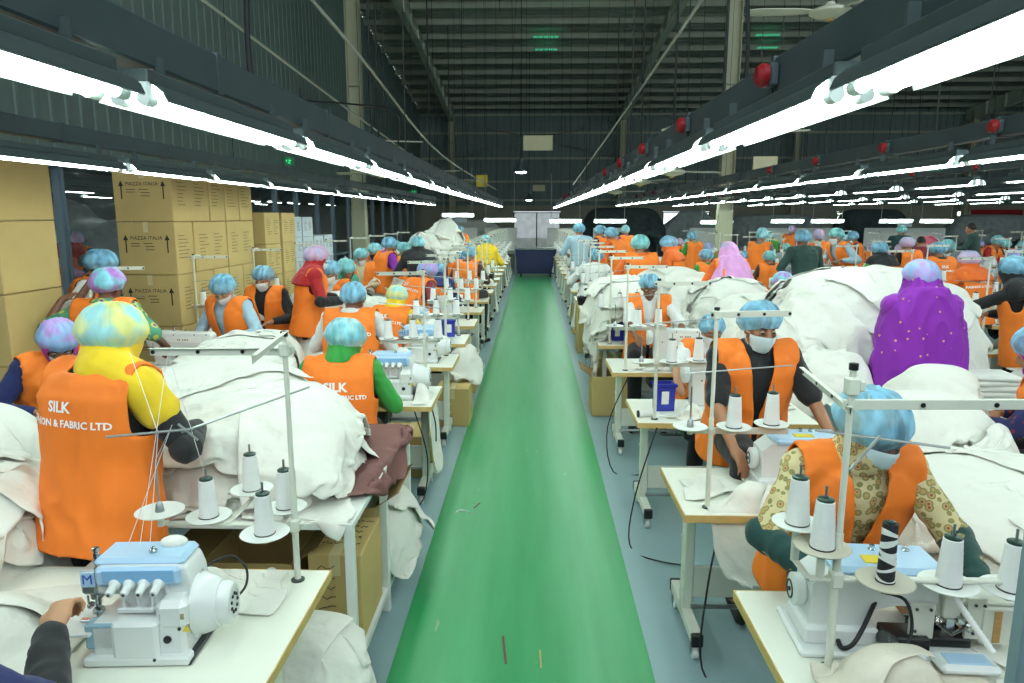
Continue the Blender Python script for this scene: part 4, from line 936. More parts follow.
for k in range(6):
    mb=MB(); z0=.012+.026*k; pts=[]; 
    vs=[];fs=[];m_=20
    for i in range(m_+1):
        a=2*PI*i/m_; tl=.009*math.sin(a+k*2.1); rr=.0248-.004*z0/.17; w_=.007+.003*math.sin(a*1+k)
        for dz in(-w_,w_): z=z0+tl+dz; vs.append((rr*math.cos(a),rr*math.sin(a),max(.004,z)))
    for i in range(m_): fs.append((2*i,2*i+2,2*i+3,2*i+1))
    mb.add(vs,fs); mb.build('white_winding','cone_thread',sc_)
mb=MB(); mb.lathe([(.013,.172),(.013,.178),(.006,.179),(.0001,.174)],n=16); mb.build('cone_core','cone_cap',sc_)
# rack pole at the very edge, cables and the ribbed hose of the coverstitch machine
pp=P(1018,640,Y=1.28); mb=MB(); mb.box((pp.x+.012,1.28,1.3),(.036,.036,2.6),ch=.004); tag(mb.build('steel_post','post_grey'),'blue-grey steel post at the front right edge of the view','post')
mb=MB(); mb.tube(spl([P(882,592,Y=YR+.05),P(905,600,Y=1.9),P(912,625,Y=1.88),P(905,648,Y=1.86),P(885,655,Y=1.84),P(872,650,Y=1.84)]),.005,8); tag(mb.build('air_hose','cable_black'),'black air hose curling under the discs of the front right stand','hose')
mb=MB(); mb.tube(spl([P(876,600,Y=YR+.1),P(862,630,Y=1.95),P(852,645,Y=1.93),P(842,648,Y=1.95),P(838,640,Y=1.98)]),.007,8); tag(mb.build('machine_belt','cable_black'),'black belt beside the handwheel of the front right machine','belt')
mb=MB(); pts=[P(955+i*1.6,598+i*2.3,Y=1.9-.004*i) for i in range(0,25)]; mb.tube(pts,[.008+.0018*(i%2) for i in range(len(pts))],10); tag(mb.build('suction_hose','sticker_white'),'cream ribbed hose running across the front right machine','hose')
for nm_,pts,r in (('motor_cable',[(.88,3.1,.70),(.80,3.0,.4),(.78,2.95,.02),(.9,2.7,.01),(1.2,2.6,.01)],.005),('motor_cable',[(.80,4.4,.72),(.66,4.3,.3),(.62,4.2,.012),(.75,4.0,.01),(1.1,3.9,.01)],.005),('motor_cable',[(.82,5.9,.72),(.64,5.8,.3),(.66,5.5,.012),(.9,5.45,.01)],.005),('motor_cable',[(-.85,4.9,.70),(-.74,4.8,.35),(-.8,4.75,.02),(-1.1,4.8,.01)],.005)):
    mb=MB(); cu=[]; P_=[V(p) for p in pts]
    for i in range(len(P_)-1):
        p0=P_[max(i-1,0)];p1=P_[i];p2=P_[i+1];p3=P_[min(i+2,len(P_)-1)]
        for k in range(5):
            u=k/5; cu.append(.5*((2*p1)+(p2-p0)*u+(2*p0-5*p1+4*p2-p3)*u*u+(3*p1-p0-3*p2+p3)*u**3))
    mb.tube(cu,r,6); tag(mb.build('motor_cable','cable_black'),'black cable on the floor under the table %s'%{3.1:'second from the camera right of the aisle',4.4:'third from the camera right of the aisle',5.9:'fourth from the camera right of the aisle',4.9:'by the brown cloth'}[pts[0][1]],'cable','floor cables')
mb=MB(); mb.tube(spl([(-.95,4.95,.757),(-.85,5.0,.757),(-.78,5.1,.757),(-.9,5.15,.757),(-.98,5.08,.757),(-.85,4.98,.757),(-.75,4.93,.75),(-.695,4.9,.6),(-.69,4.9,.45)]),.005,6); tag(mb.build('power_cable','cone_cap'),'green cable looped on the table behind the brown cloth','cable')
pb=P(668,405,z=TZ); mb=MB(); mb.lathe([(.022,0),(.018,.11),(.014,.115),(.0001,.115)],(0,0,0),18,Euler((0,PI/2,0))); o=mb.build('thread_cone','cone_thread'); mb=MB(); mb.lathe([(.023,-.004),(.023,.006),(.0001,-.004)],(0,0,0),18,Euler((0,PI/2,0))); mb.build('cone_core','black_plastic',o); o.location=(P(632,403,z=TZ+.02).x,4.52,TZ+.024); o.rotation_euler=(0,0,.1); tag(o,'thread cone lying on its side before the blue bin','thread cone')

# ================================================================ checking rack with cartons (left of the aisle)
X0,X1,Y0,Y1=-2.05,-.74,2.74,4.12
rk=empty('work_rack',((X0+X1)/2,(Y0+Y1)/2,0),0,'white steel work rack buried under white cloth, cartons on its lower shelf','rack')
cx,cyy=(X0+X1)/2,(Y0+Y1)/2
mb=MB(); mb.box((0,0,.78),(X1-X0,Y1-Y0,.03),ch=.003); mb.build('rack_top','white_paint',rk)
mb=MB(); mb.box((0,0,.13),(X1-X0-.04,Y1-Y0-.04,.02)); mb.build('lower_shelf','white_paint',rk)
for sx in(-1,1):
    for k,yy in enumerate((Y0-cyy+.02,0,Y1-cyy-.02)): mb=MB(); mb.box((sx*((X1-X0)/2-.02),yy,.385),(.04,.04,.77),ch=.004); mb.build('leg','white_paint',rk)
    mb=MB(); mb.box((sx*((X1-X0)/2-.02),0,.12),(.03,Y1-Y0,.03)); mb.build('side_rail','white_paint',rk)
def carton(p0,p1,lab,grp=None,m='cardboard',front=None,side=None,open_=False,name='carton'):
    c=((p0[0]+p1[0])/2,(p0[1]+p1[1])/2,p0[2]); d=(p1[0]-p0[0],p1[1]-p0[1],p1[2]-p0[2])
    t=empty(name,c,0,lab,'carton',grp); mb=MB()
    if not open_: mb.box((0,0,d[2]/2),d,ch=.006); bx_=mb.build('box_body',m,t)
    else:
        th_=.008; mb.box((0,0,th_/2),(d[0],d[1],th_)); 
        for sx in(-1,1): mb.box((sx*(d[0]/2-th_/2),0,d[2]/2),(th_,d[1],d[2])); mb.box((0,sx*(d[1]/2-th_/2),d[2]/2),(d[0]-2*th_,th_,d[2]))
        bx_=mb.build('box_body',m,t)
        for sx in(-1,1): mb=MB(); mb.box((sx*(d[0]/2+.06),0,d[2]+.04),(.15,d[1]*.96,.005),Euler((0,sx*-.6,0))); mb.build('flap','cardboard_inside',t)
    if not open_:
        mb=MB(); mb.box((0,0,d[2]+.0005),(.05,d[1],.002)); mb.box((0,-d[1]/2-.0005,d[2]-.05),(.05,.002,.1)); mb.build('packing_tape','tape',t)
    if front:
        mb=MB(); w=d[0]; put_text(mb,front,w*.085,(0,-d[1]/2-.001,d[2]*.70),(1,0,0),(0,0,1)); 
        for k,(xx,zz) in enumerate(((-.2,.6),(-.2,.55),(.02,.6),(.05,.54),(.05,.48))): mb.box((xx*w,-d[1]/2-.001,zz*d[2]),(w*.16,.001,.006))
        for sx in(-1,1): mb.box((sx*w*.36,-d[1]/2-.001,d[2]*.55),(.012,.001,d[2]*.26)); mb.prism([(sx*w*.36-.025,d[2]*.66),(sx*w*.36+.025,d[2]*.66),(sx*w*.36,d[2]*.76)],'y',-d[1]/2-.002,-d[1]/2-.0005)
        mb.build('printed_marks','ink',bx_)
    if side:
        mb=MB(); rr=random.Random(int(c[1]*100)); x=d[0]/2+.001
        for b in range(2 if d[1]>.45 else 1):
            yy0=-.5*d[1]+d[1]*(.14+.45*b)
            for k in range(7): L_=d[1]*rr.uniform(.12,.3) if d[1]>.45 else d[1]*rr.uniform(.3,.6); mb.box((x,yy0+L_/2,d[2]*(.74-.07*k)),(.001,L_,.008))
        mb.build('printed_lines','ink_faint',bx_)
    return t
bxp=P(340,632,z=.14)
t=carton((-1.0,2.93,.14),(-.76,3.34,.56),'tall brown carton with scribbled top on the lower shelf of the white rack')
mb=MB(); rr=random.Random(8)
for ly in range(5):
    x=-.1
    while x<.08:
        w_=rr.uniform(.015,.04); mb.tube([(x+w_*k/5,.15-.06*ly+rr.uniform(-.012,.012),.4215) for k in range(6)],.0018,4); x+=w_+.008
for k in range(5): mb.tube([(-.08+.02*j,-.2065,.36-.05*k+rr.uniform(-.014,.014)) for j in range(5)],.002,4)
mb.build('handwriting','ink',kids(t)[0])
carton((-1.34,3.4,.14),(-.80,3.85,.58),'open brown carton behind the scribbled one on the rack shelf',open_=True)
carton((-1.5,2.95,.14),(-1.08,3.35,.5),'open empty carton deep on the rack shelf beside the scribbled one',open_=True)
# brown cloth over the aisle side of the rack
f_=tabletop_h(bumps([(0,0,.1,.1,0)]),[(X0,X1,Y0,Y1,.815)])
vs,fs=drape(.85,1.3,HF(f_,-3,0,2,5),-.98,3.56,0,.99,5,sp=.03,steps=110,noiseamp=.008); o=cloth_obj('brown_tablecloth',[(vs,fs)],'brown_cloth'); tag(o,'brown cloth hanging over the aisle edge of the white rack','cloth')
# cartons under the lines
carton((.62,7.15,0),(1.05,7.6,.42),'open carton with white offcuts under the drooping cloth right of the aisle',open_=True)
carton((.78,8.2,0),(1.2,8.6,.4),'closed small carton just beyond the drooping cloth')
carton((-1.2,5.35,.0),(-.78,5.75,.34),'carton with blue mark under the table of the green-scarfed operator')
carton((-.95,6.75,.0),(-.62,7.15,.38),'carton on the floor at the aisle beyond the second left table')
carton((-.98,8.1,.0),(-.66,8.45,.38),'carton by the aisle beneath hanging white cloth'); carton((.68,10.6,0),(1.0,11.0,.7),'upright carton at the aisle edge far along the right line')
carton((.7,12.4,0),(1.0,12.8,.5),'small carton at the aisle edge before the pale blue shirt')
# stacked cartons on the left
xr=-3.56
for k in range(5):
    z=.0+.505*k
    carton((-4.25,4.75,z),(-3.62,5.35,z+.5),'brown carton at the left edge of view, %s from the floor'%ORD[k+1],'cartons stacked at the left edge',side=False,front=None if k<3 else 'PIAZZA ITALIA')
for r_ in range(5):
    z=2.52-.525*(r_+1)
    z=max(z,0) if r_==4 else z
    segs=[(7.0,7.8),(7.82,8.2),(8.22,8.6),(8.62,9.0)] if r_%2==0 else [(7.0,7.38),(7.40,8.2),(8.22,9.0)]
    for k,(a,b) in enumerate(segs):
        carton((-4.12,a,z),(-3.54,b-.005,z+.52),'big brown carton, %s of the %s layer from the top in the tall stack'%(ORD[k+1],ORD[r_+1]),'cartons in the tall stack',front='PIAZZA ITALIA' if k==0 else None,side=True)
for r_ in range(5):
    for k,y in enumerate((9.35,10.0)):
        carton((-3.95,y,.42*r_),(-3.52,y+.55,.42*r_+.415),'smaller brown carton, %s one up in the %s column past the tall stack'%(ORD[r_+1],ORD[k+1]),'small cartons past the tall stack',side=True)
for k in range(5):
    for r_ in range(6 if k in(1,2) else 5):
        carton((-4.55,11.0+.62*k,.34*r_),(-3.95,11.55+.62*k,.34*r_+.335),'bluish white carton, %s one up in the %s white column'%(ORD[r_+1],ORD[k+1]),'white cartons by the partition',m='carton_white',side=True,name='white_carton')
# ================================================================ trolley at the end of the aisle, far tables
t=empty('laundry_trolley',(0.1,24.6,0),0,'navy cloth trolley heaped with brown pieces closing the end of the aisle','trolley')
mb=MB(); mb.prism([(-.62,.12),(.62,.12),(.7,.95),(-.7,.95)],'y',-.45,.45); mb.build('cloth_bag','trolley_navy',t)
mb=MB(); mb.tube([(-.72,-.47,.95),(.72,-.47,.95),(.72,.47,.95),(-.72,.47,.95)],.02,8,closed=True); 
mb.build('rim','steel',t)
for sx in(-1,1):
    for sy in(-1,1): mb=MB(); mb.tube([(sx*.5-.02,sy*.35,.06),(sx*.5+.02,sy*.35,.06)],.06,14); mb.build('wheel','black_rubber',t)
for i,(px,w) in enumerate([(458,1.25),(500,1.2),(566,1.3),(612,1.2),(716,1.5),(787,1.4),(827,1.4),(896,1.5),(936,1.5)]):
    x=P(px,221,Y=25.6).x; t=empty('checking_table',(x,25.8,0),0,'white checking table with upright white board, %s from the side wall'%ORD[i+1],'table','far checking tables')
    mb=MB(); mb.box((0,0,.9),(w,.8,.04),Euler((.15,0,0))); mb.build('tabletop','white_paint',t); mb=MB(); mb.box((0,.5,1.15),(w,.03,.95)); mb.build('white_board','white_paint',t)
    for sx in(-1,1):
        for sy in(-1,1): mb=MB(); mb.box((sx*(w/2-.05),sy*.35,.44),(.04,.04,.86)); mb.build('leg','cream_metal',t)
# annex furniture
t=empty('cutting_table',(-7.35,9.5,0),0,'long pale cutting table behind the glass partition','table')
mb=MB(); mb.box((0,0,.86),(1.0,8,.09),ch=.01); mb.build('tabletop','white_paint',t)
for y in(-3.8,-1.3,1.3,3.8):
    for sx in(-1,1): mb=MB(); mb.box((sx*.42,y,.41),(.06,.06,.82)); mb.build('leg','cream_metal',t)
mb=MB(); mb.box((0,0,.35),(.95,7.8,.03)); mb.build('lower_shelf','dark_steel',t)
# scraps on the green paint
mb=MB(); mb.tube(spl([P(455,513,z=.006),P(460,510,z=.006),P(467,511,z=.006),P(471,514,z=.006)]),.004,6); tag(mb.build('thread_scrap','cone_thread'),'white thread scrap lying on the green aisle','scrap')
for (a,b,w,m_,lab) in (((503,636),(506,664),.006,'brown_cloth','long rusty scuff of tape on the green aisle near the camera'),((480,503),(474,508),.007,'brown_cloth','short pinkish tape scrap on the green aisle'),((540,650),(541,668),.004,'cardboard','pale brown tape scrap on the green aisle, on the right side')):
    p,q=P(*a,z=.005),P(*b,z=.005); mb=MB(); d=(q-p); L_=d.length; mb.box((p+q)/2,(w*2,L_,.002),Matrix.Rotation(-math.atan2(d.x,d.y),3,'Z'),ch=.0009); tag(mb.build('tape_scrap',m_),lab,'scrap')
# ================================================================ heaps of cloth
mound=bumps
def rnd_sheets(rs,x0,x1,y0,y1,n,w=(.7,1.2),c=(.55,.75)):
    return [(rs.uniform(x0,x1),rs.uniform(y0,y1),rs.uniform(*w),rs.uniform(*w),rs.uniform(0,3.1),rs.uniform(*c)) for _ in range(n)]
rs=random.Random(21)
# near left heap on the rack
heap('white_cloth_heap',mound([(-1.45,3.35,.75,.62,1.13,2),(-1.75,3.75,.6,.5,1.22,1.6),(-1.15,3.15,.42,.4,1.05,1.6),(-1.25,3.8,.3,.3,.98,1.4)]),(-3.2,-.3,2.0,5.0),
 [(-1.45,3.35,1.5,1.45,.0,.93),(-1.3,3.05,.9,.7,.2,.8),(-1.7,3.8,1.2,.9,.5,.72),(-1.15,3.45,.8,.8,1.0,.75),(-1.55,3.3,1.0,.9,2.1,.7),(-1.35,3.5,.9,.6,.7,.6),(-1.6,3.1,.7,.6,2.4,.58),(-1.25,3.75,.8,.55,.3,.76),(-1.45,3.35,1.5,1.25,.12,.86),(-1.75,3.6,1.0,.8,.9,.8),(-1.05,3.0,.5,.5,.3,.78)],
 rects=[(-2.05,-.74,2.74,4.12,.80)],seed=3,sp=.022,lab='heap of crumpled white cloth on the rack beside the yellow-scarfed worker')
# pieces spilling on the low shelf
heap('fallen_cloth',mound([(-.92,3.75,.3,.35,.55,1.5)],.14),(-2,-.3,3.0,4.6),[(-.9,3.72,.8,.8,.3,.6),(-.86,3.9,.6,.6,1.2,.6)],seed=8,sp=.022,lab='white cloth tumbling off the lower rack shelf toward the aisle')
heap('fallen_cloth',mound([(-.86,2.5,.24,.28,.46,1.5),(-.95,2.15,.25,.3,.3,1.5)],.0),(-2,-.3,1.5,3.2),[(-.88,2.4,.95,1.05,.1,.68),(-.85,2.5,.6,.6,.3,.6),(-.9,2.45,.5,.5,1.2,.55),(-1.0,2.1,.6,.5,.5,.55)],seed=9,sp=.022,lab='white cloth lying on the floor under the front left table')
# heap left of the yellow-scarfed worker
heap('cream_cloth_heap',mound([(-2.35,2.55,.62,.6,1.05,1.8),(-2.75,3.2,.6,.5,1.15,1.6),(-2.1,2.3,.3,.3,.95,1.4)],0),(-4.2,-1.3,1.2,4.6),
 [(-2.45,2.7,1.8,1.7,.1,.9)]+rnd_sheets(random.Random(4),-2.8,-2.1,2.2,3.2,9,(.6,1.0),(.55,.7)),seed=12,sp=.024,m='fabric_white',lab='heap of crumpled cream cloth at the left edge behind the front table')
# cloth fed under the near overlock
tb=[(fc.x-TW,fc.x,fc.y-TD*1.3,fc.y,TZ)]
heap('white_cloth',mound([(-1.72,1.95,.35,.3,.86,1.4),(-1.6,1.7,.25,.2,.82,1.4)]),(-3.2,-.3,.8,3.4),[(-1.72,1.93,.75,.62,.1,.86),(-1.62,2.1,.6,.35,.3,.78)],rects=tb,seed=14,sp=.02,lab='white cloth being fed to the nearest overlock machine')
heap('white_cloth',mound([(-1.08,2.28,.1,.08,.80,1.4)]),(-2.2,-.3,1.6,3.2),[(-1.12,2.3,.42,.28,.1,.74)],rects=tb,seed=15,sp=.018,lab='crumpled white scrap behind the nearest overlock machine')
# strip between the left lines
heap('white_cloth_heap',mound([(-2.15,4.9,.55,.7,1.12,1.6),(-2.3,5.6,.5,.5,1.08,1.5),(-1.95,4.4,.35,.35,.95,1.5)],0),(-3.8,-1.0,3.4,7.2),
 [(-2.15,5.0,1.5,2.0,0,.9)]+rnd_sheets(random.Random(6),-2.4,-1.9,4.4,5.7,8,(.6,1.0)),seed=22,sp=.028,lab='long heap of white cloth behind the worker in the yellow scarf')
# near right: cloth over the second table
tr=[(1.255-TW/2,1.255+TW/2,3.28-TD/2,3.28+TD/2,TZ)]
heap('white_cloth',mound([(1.0,3.12,.25,.2,.84,1.4),(.85,3.3,.15,.15,.82,1.4)]),(.2,2.4,2.2,4.2),[(1.02,3.06,.52,.50,.35,.88),(.83,3.25,.3,.3,.1,.7),(1.1,3.0,.4,.4,.9,.78)],rects=tr,seed=31,sp=.02,lab='white cloth lying over the front edge of the second right table')
# right: broad low cloths beside the front operator
heap('white_cloth_heap',mound([(2.2,3.0,.75,.95,.86,3),(2.75,2.6,.7,.8,.88,3),(2.2,3.95,.55,.4,1.05,1.6),(1.9,2.35,.3,.3,.80,1.5)],0),(.9,4.6,1.2,5.4),
 [(2.3,3.0,2.1,2.4,.05,.94),(2.3,3.95,1.1,.9,.2,.7),(2.5,3.1,1.2,1.0,.5,.8),(2.0,2.8,.9,.9,1.0,.74),(2.7,2.5,1.1,1.0,.2,.76),(2.2,2.45,.8,.6,.3,.68),(2.5,3.5,.9,.8,1.9,.7)],seed=41,sp=.026,lab='broad white cloths spread beside the front right operator')
heap('white_cloth_heap',mound([(2.45,4.25,.42,.32,1.15,1.4)],.0),(1.4,3.6,3.4,5.2),[(2.45,4.25,.95,.8,.2,.75),(2.4,4.2,.7,.6,1.2,.66)],seed=44,sp=.026,lab='rounded bundle of white cloth before the purple shawl')
# big right heap
heap('white_cloth_heap',mound([(2.75,6.2,.95,.9,1.55,1.7),(2.1,5.9,.6,.6,1.25,1.5),(3.2,5.9,.6,.6,1.5,1.5),(2.2,5.1,.5,.4,1.05,1.5),(2.1,6.9,.6,.6,1.3,1.5)],0),(.9,4.6,4.2,8.4),
 [(2.6,6.1,2.6,2.6,.05,.88)]+[(2.8,6.0,1.4,1.2,.4,.65),(2.2,5.7,1.1,1.0,1.3,.62),(3.1,5.8,1.1,1.1,.8,.62),(2.5,6.6,1.2,1.1,2,.62)]+rnd_sheets(random.Random(9),1.8,3.2,5.1,6.9,9,(.7,1.1)),seed=51,sp=.032,lab='tall heap of white cloth behind the worker in the purple shawl')
heap('white_cloth_heap',mound([(1.75,9.3,.75,.9,1.38,1.6),(2.4,8.4,.6,.6,1.3,1.5),(1.3,8.2,.35,.6,1.05,1.5)],0),(-.2,4.2,6.6,11.4),
 [(1.8,9.1,2.2,2.4,.05,.88)]+rnd_sheets(random.Random(10),1.3,2.4,8.2,9.8,7,(.8,1.2)),seed=52,sp=.036,lab='heap of white cloth rising behind the aisle table with a teal cap behind')
# cloth drooping into the aisle
td=[(.68,1.83,7.15,7.75,TZ),(.68,1.83,8.5,9.1,TZ)]
heap('hanging_cloth',mound([(1.0,7.95,.42,.85,1.34,2.6)],0),(-.2,2.8,6.0,10.4),[(1.05,7.95,1.9,1.9,.0,.78),(.9,8.2,1.1,1.0,.1,.62),(.92,7.6,1.1,.9,.1,.62),(.85,7.9,.8,.8,.2,.6)],rects=td,seed=53,sp=.03,lab='white cloth drooping from the right line toward the green aisle')
heap('hanging_cloth',mound([(-.72,7.3,.16,.25,.70,2)],0),(-1.6,0,6.4,8.2),[(-.75,7.3,.8,.75,.0,.7),(-.72,7.2,.5,.6,.6,.65)],seed=54,sp=.028,lab='white cloth hanging beside the third left table onto the floor')
# a standard bundle copied along the far strips
base_=mound([(0,0,.6,.55,1.1,1.6),(.2,.2,.35,.3,1.3,1.5)],0)
hp0,_=heap('cloth_heap',base_,(-1.6,1.6,-1.6,1.6),[(0,0,1.9,1.8,0,.85)]+rnd_sheets(random.Random(2),-.3,.3,-.3,.3,5,(.6,.9)),seed=61,sp=.045,lab='x')
hp1,_=heap('cloth_heap',mound([(0,0,.7,.5,.9,1.6),(-.3,0,.35,.3,1.15,1.5)],0),(-1.6,1.6,-1.6,1.6),[(0,0,1.9,1.6,0,.85)]+rnd_sheets(random.Random(5),-.4,.3,-.3,.3,5,(.6,.9)),seed=62,sp=.045,lab='x')
k=0
HP=[(-2.15,7.6,'fabric_white'),(-2.3,9.4,'fabric_white'),(-2.2,11.3,'fabric_white'),(-2.3,13.2,'fabric_white'),(-2.0,14.6,'fabric_white'),(-2.2,17.8,'fabric_white'),(-2.0,20.4,'fabric_white'),
 (2.5,10.9,'fabric_white'),(2.3,12.9,'fabric_white'),(2.5,15.2,'fabric_white'),(2.4,18,'fabric_white'),(2.5,21,'fabric_white'),
 (5.15,9.4,'fabric_grey'),(5.2,12.5,'fabric_dark'),(7.3,10.5,'fabric_dark'),(7.2,14,'fabric_grey'),(9.4,13,'fabric_dark'),(9.5,17,'fabric_pink'),(11.6,16,'fabric_dark'),(11.5,20,'fabric_grey'),(5.1,15.5,'fabric_grey'),
 (6.4,8.6,'fabric_pink'),(7.1,8.0,'fabric_red'),(7.9,9.2,'fabric_pink'),(-7.3,8.6,'fabric_grey'),(-7.35,10.0,'fabric_grey'),(-8.2,13.2,'fabric_grey')]
for i,(x,y,m_) in enumerate(HP):
    src=hp0 if i%2==0 else hp1; sc=(RS.uniform(.9,1.2),RS.uniform(.9,1.2),RS.uniform(.85,1.05)); 
    if m_ in('fabric_pink','fabric_red'): sc=(1.0,1.0,1.35)
    z=0
    if x<-6.5 and x>-7.6: z=.88; sc=(.7,.9,.7)
    if y==14.6 or y==13.2 and x>-3: sc=(1.1,1.1,1.5)
    if x<-7.7: sc=(1.4,1.3,1.75)
    side='behind the partition' if x<-6 else ('in the strip behind the left line' if x<0 else ('in the strip behind the right line' if x<3 else 'out in the open hall'))
    nm={'fabric_white':'white','fabric_grey':'grey','fabric_dark':'dark','fabric_pink':'rose pink','fabric_red':'brick red'}[m_]
    lab='bundle of %s cloth %s, %s in depth'%(nm,side,ORD[i+1 if i<12 else i-11])
    o=src if i<2 else dup(src); o.location=(x,y,z); o.rotation_euler=(0,0,RS.uniform(0,6)); o.scale=sc; tag(o,lab,'fabric pile','cloth bundles '+side,'stuff')
    if m_!='fabric_white': swapm(o,{'fabric_white':m_})
# big dark and grey covers on the far racks
for i,(x,y,w,d,h,m_) in enumerate([(3.4,27.5,3.4,1.6,2.35,'fabric_dark'),(6.0,27.8,2.6,1.4,2.25,'fabric_grey'),(9.3,28,4.2,1.8,2.1,'fabric_grey'),(13.2,28.5,3.0,1.6,2.3,'fabric_dark'),(17.5,28,3.6,1.6,2.1,'fabric_grey'),(-2.6,28,3.0,1.5,1.9,'fabric_white'),(21,29,3,1.6,2.0,'fabric_dark')]):
    hf=bumps([(x,y,w/2,d/2,h,4)],0); vs,fs=drape(w*1.25,d+h*1.2,HF(hf,x-w,x+w,y-3,y+3,.06),x,y,0,.86,70+i,sp=.12,steps=70); o=cloth_obj('covered_stack',[(vs,fs)],m_); tag(o,'%s sheet over a tall stack at the far end, %s from the aisle'%({'fabric_dark':'dark','fabric_grey':'grey','fabric_white':'white'}[m_],ORD[i+1]),'covered stack','covered stacks at the far end')
# folded white stack beside the purple shawl
for k in range(7):
    mb=MB(); mb.box((0,0,0),(.34,.26,.035),ch=.012); o=mb.build('folded_cloth','fabric_white'); o.location=(3.05+.01*math.sin(k*2),4.75,.78+.036*k); o.rotation_euler=(0,0,.1*math.sin(k*3)); tag(o,'folded white cloth beside the purple shawl, %s up in the pile'%ORD[k+1],'cloth','folded cloths beside the purple shawl')
t=empty('side_table',(3.15,4.75,0),0,'low pale table under the folded cloths beside the purple shawl','table'); mb=MB(); mb.box((0,0,.74),(.8,.5,.03),ch=.003); mb.build('tabletop','laminate',t)
for sx in(-1,1):
    for sy in(-1,1): mb=MB(); mb.box((sx*.36,sy*.22,.36),(.035,.035,.72)); mb.build('leg','cream_metal',t)
tq=[(fr.x,fr.x+TW,fr.y-TD*1.3,fr.y,TZ)]
heap('crumpled_cloth',mound([(fr.x+.3,fr.y-TD+.06,.22,.12,.86,1.4)]),(0,2.6,.8,3),[(fr.x+.34,fr.y-TD+.05,.62,.34,.1,.68),(fr.x+.2,fr.y-TD+.08,.34,.26,.5,.62)],m='fabric_cream',rects=tq,seed=95,sp=.018,lab='greyish crumpled cloth at the near edge of the front right table')
heap('white_cloth',mound([(1.62,1.95,.2,.22,.9,1.4),(1.5,1.72,.25,.1,.86,1.4)]),(0,3.2,.8,3.2),[(1.6,1.95,.6,.7,.1,.75),(1.5,1.75,.6,.3,.1,.7)],rects=tq,seed=96,sp=.02,lab='white cloth coming out of the front right machine')
heap('white_cloth',mound([(-1.1,2.22,.16,.12,.86,1.4)]),(-2.2,-.3,1.4,3.2),[(-1.08,2.24,.5,.36,.1,.62)],rects=tb,seed=97,sp=.016,lab='bunched white cloth between the nearest overlock machine and its thread stand')
# ================================================================ people
def remesh(mb,vox,smooth=4,name='body',fold=0,fscale=14,seed=0,stretch=(1,1,.35)):
    me=mb.mesh('tmp'); o=bpy.data.objects.new('tmp',me)
    m=o.modifiers.new('r','REMESH'); m.mode='VOXEL'; m.voxel_size=vox; m.adaptivity=0
    s=o.modifiers.new('s','SMOOTH'); s.factor=.5; s.iterations=smooth
    r=evalmesh(o); r.name=name
    bpy.data.objects.remove(o); bpy.data.meshes.remove(me)
    if fold:
        n=len(r.vertices); co_=np.empty(n*3); r.vertices.foreach_get('co',co_); co_=co_.reshape(-1,3); no=np.empty(n*3); r.vertices.foreach_get('normal',no); no=no.reshape(-1,3)
        off=V((seed*3.1,seed*1.7,0))
        for i in range(n):
            p=V(co_[i]); q=V((p.x*stretch[0],p.y*stretch[1],p.z*stretch[2]))*fscale+off
            d=1-abs(noise.noise(q+V((0,0,noise.noise(p*5+off)*1.2))))*2.4
            co_[i]+=no[i]*fold*d
        r.vertices.foreach_set('co',co_.ravel())
    r.polygons.foreach_set('use_smooth',np.ones(len(r.polygons),bool)); r.update()
    return r
def cutmesh(me,fn,solid=0):
    bm=bmesh.new(); bm.from_mesh(me); bmesh.ops.delete(bm,geom=[v for v in bm.verts if fn(v.co)],context='VERTS')
    be=[e for e in bm.edges if len(e.link_faces)==1]; nb={}
    for e in be:
        a,b=e.verts; nb.setdefault(a,[]).append(b); nb.setdefault(b,[]).append(a)
    for _ in range(14):
        new={v:(v.co*.4+(l[0].co+l[1].co)*.3) for v,l in nb.items() if len(l)==2}
        for v,c in new.items(): v.co=c
    bm.to_mesh(me); bm.free(); me.polygons.foreach_set('use_smooth',np.ones(len(me.polygons),bool)); me.update()
def mobj(name,me,m,parent,solid=0):
    o=bpy.data.objects.new(name,me); COL.objects.link(o); me.materials.clear(); me.materials.append(M(m)); o.parent=parent
    if solid: s_=o.modifiers.new('thick','SOLIDIFY'); s_.thickness=solid; s_.offset=-1
    return o
def ringloft(mb,rings,n=20):
    vs=[]; 
    for (c,R,rx,ry) in rings:
        for k in range(n):
            a=2*PI*k/n; ca,sa=math.cos(a),math.sin(a); e=.85
            vs.append(c+R@V((rx*math.copysign(abs(ca)**e,ca),ry*math.copysign(abs(sa)**e,sa),0)))
    fs=[]
    for i in range(len(rings)-1):
        for k in range(n): fs.append((i*n+k,i*n+(k+1)%n,(i+1)*n+(k+1)%n,(i+1)*n+k))
    fs.append(tuple(range(n))[::-1]); fs.append(tuple((len(rings)-1)*n+k for k in range(n))); mb.add(vs,fs)
def ik(S,T,l1,l2,hint):
    d=T-S; L_=d.length
    if L_>l1+l2-.01: T=S+d*((l1+l2-.01)/L_); d=T-S; L_=d.length
    a=(l1*l1-l2*l2+L_*L_)/(2*L_); h=math.sqrt(max(0,l1*l1-a*a)); u=d/L_; hp=hint-u*hint.dot(u); hp.normalize()
    return S+u*a+hp*h,T
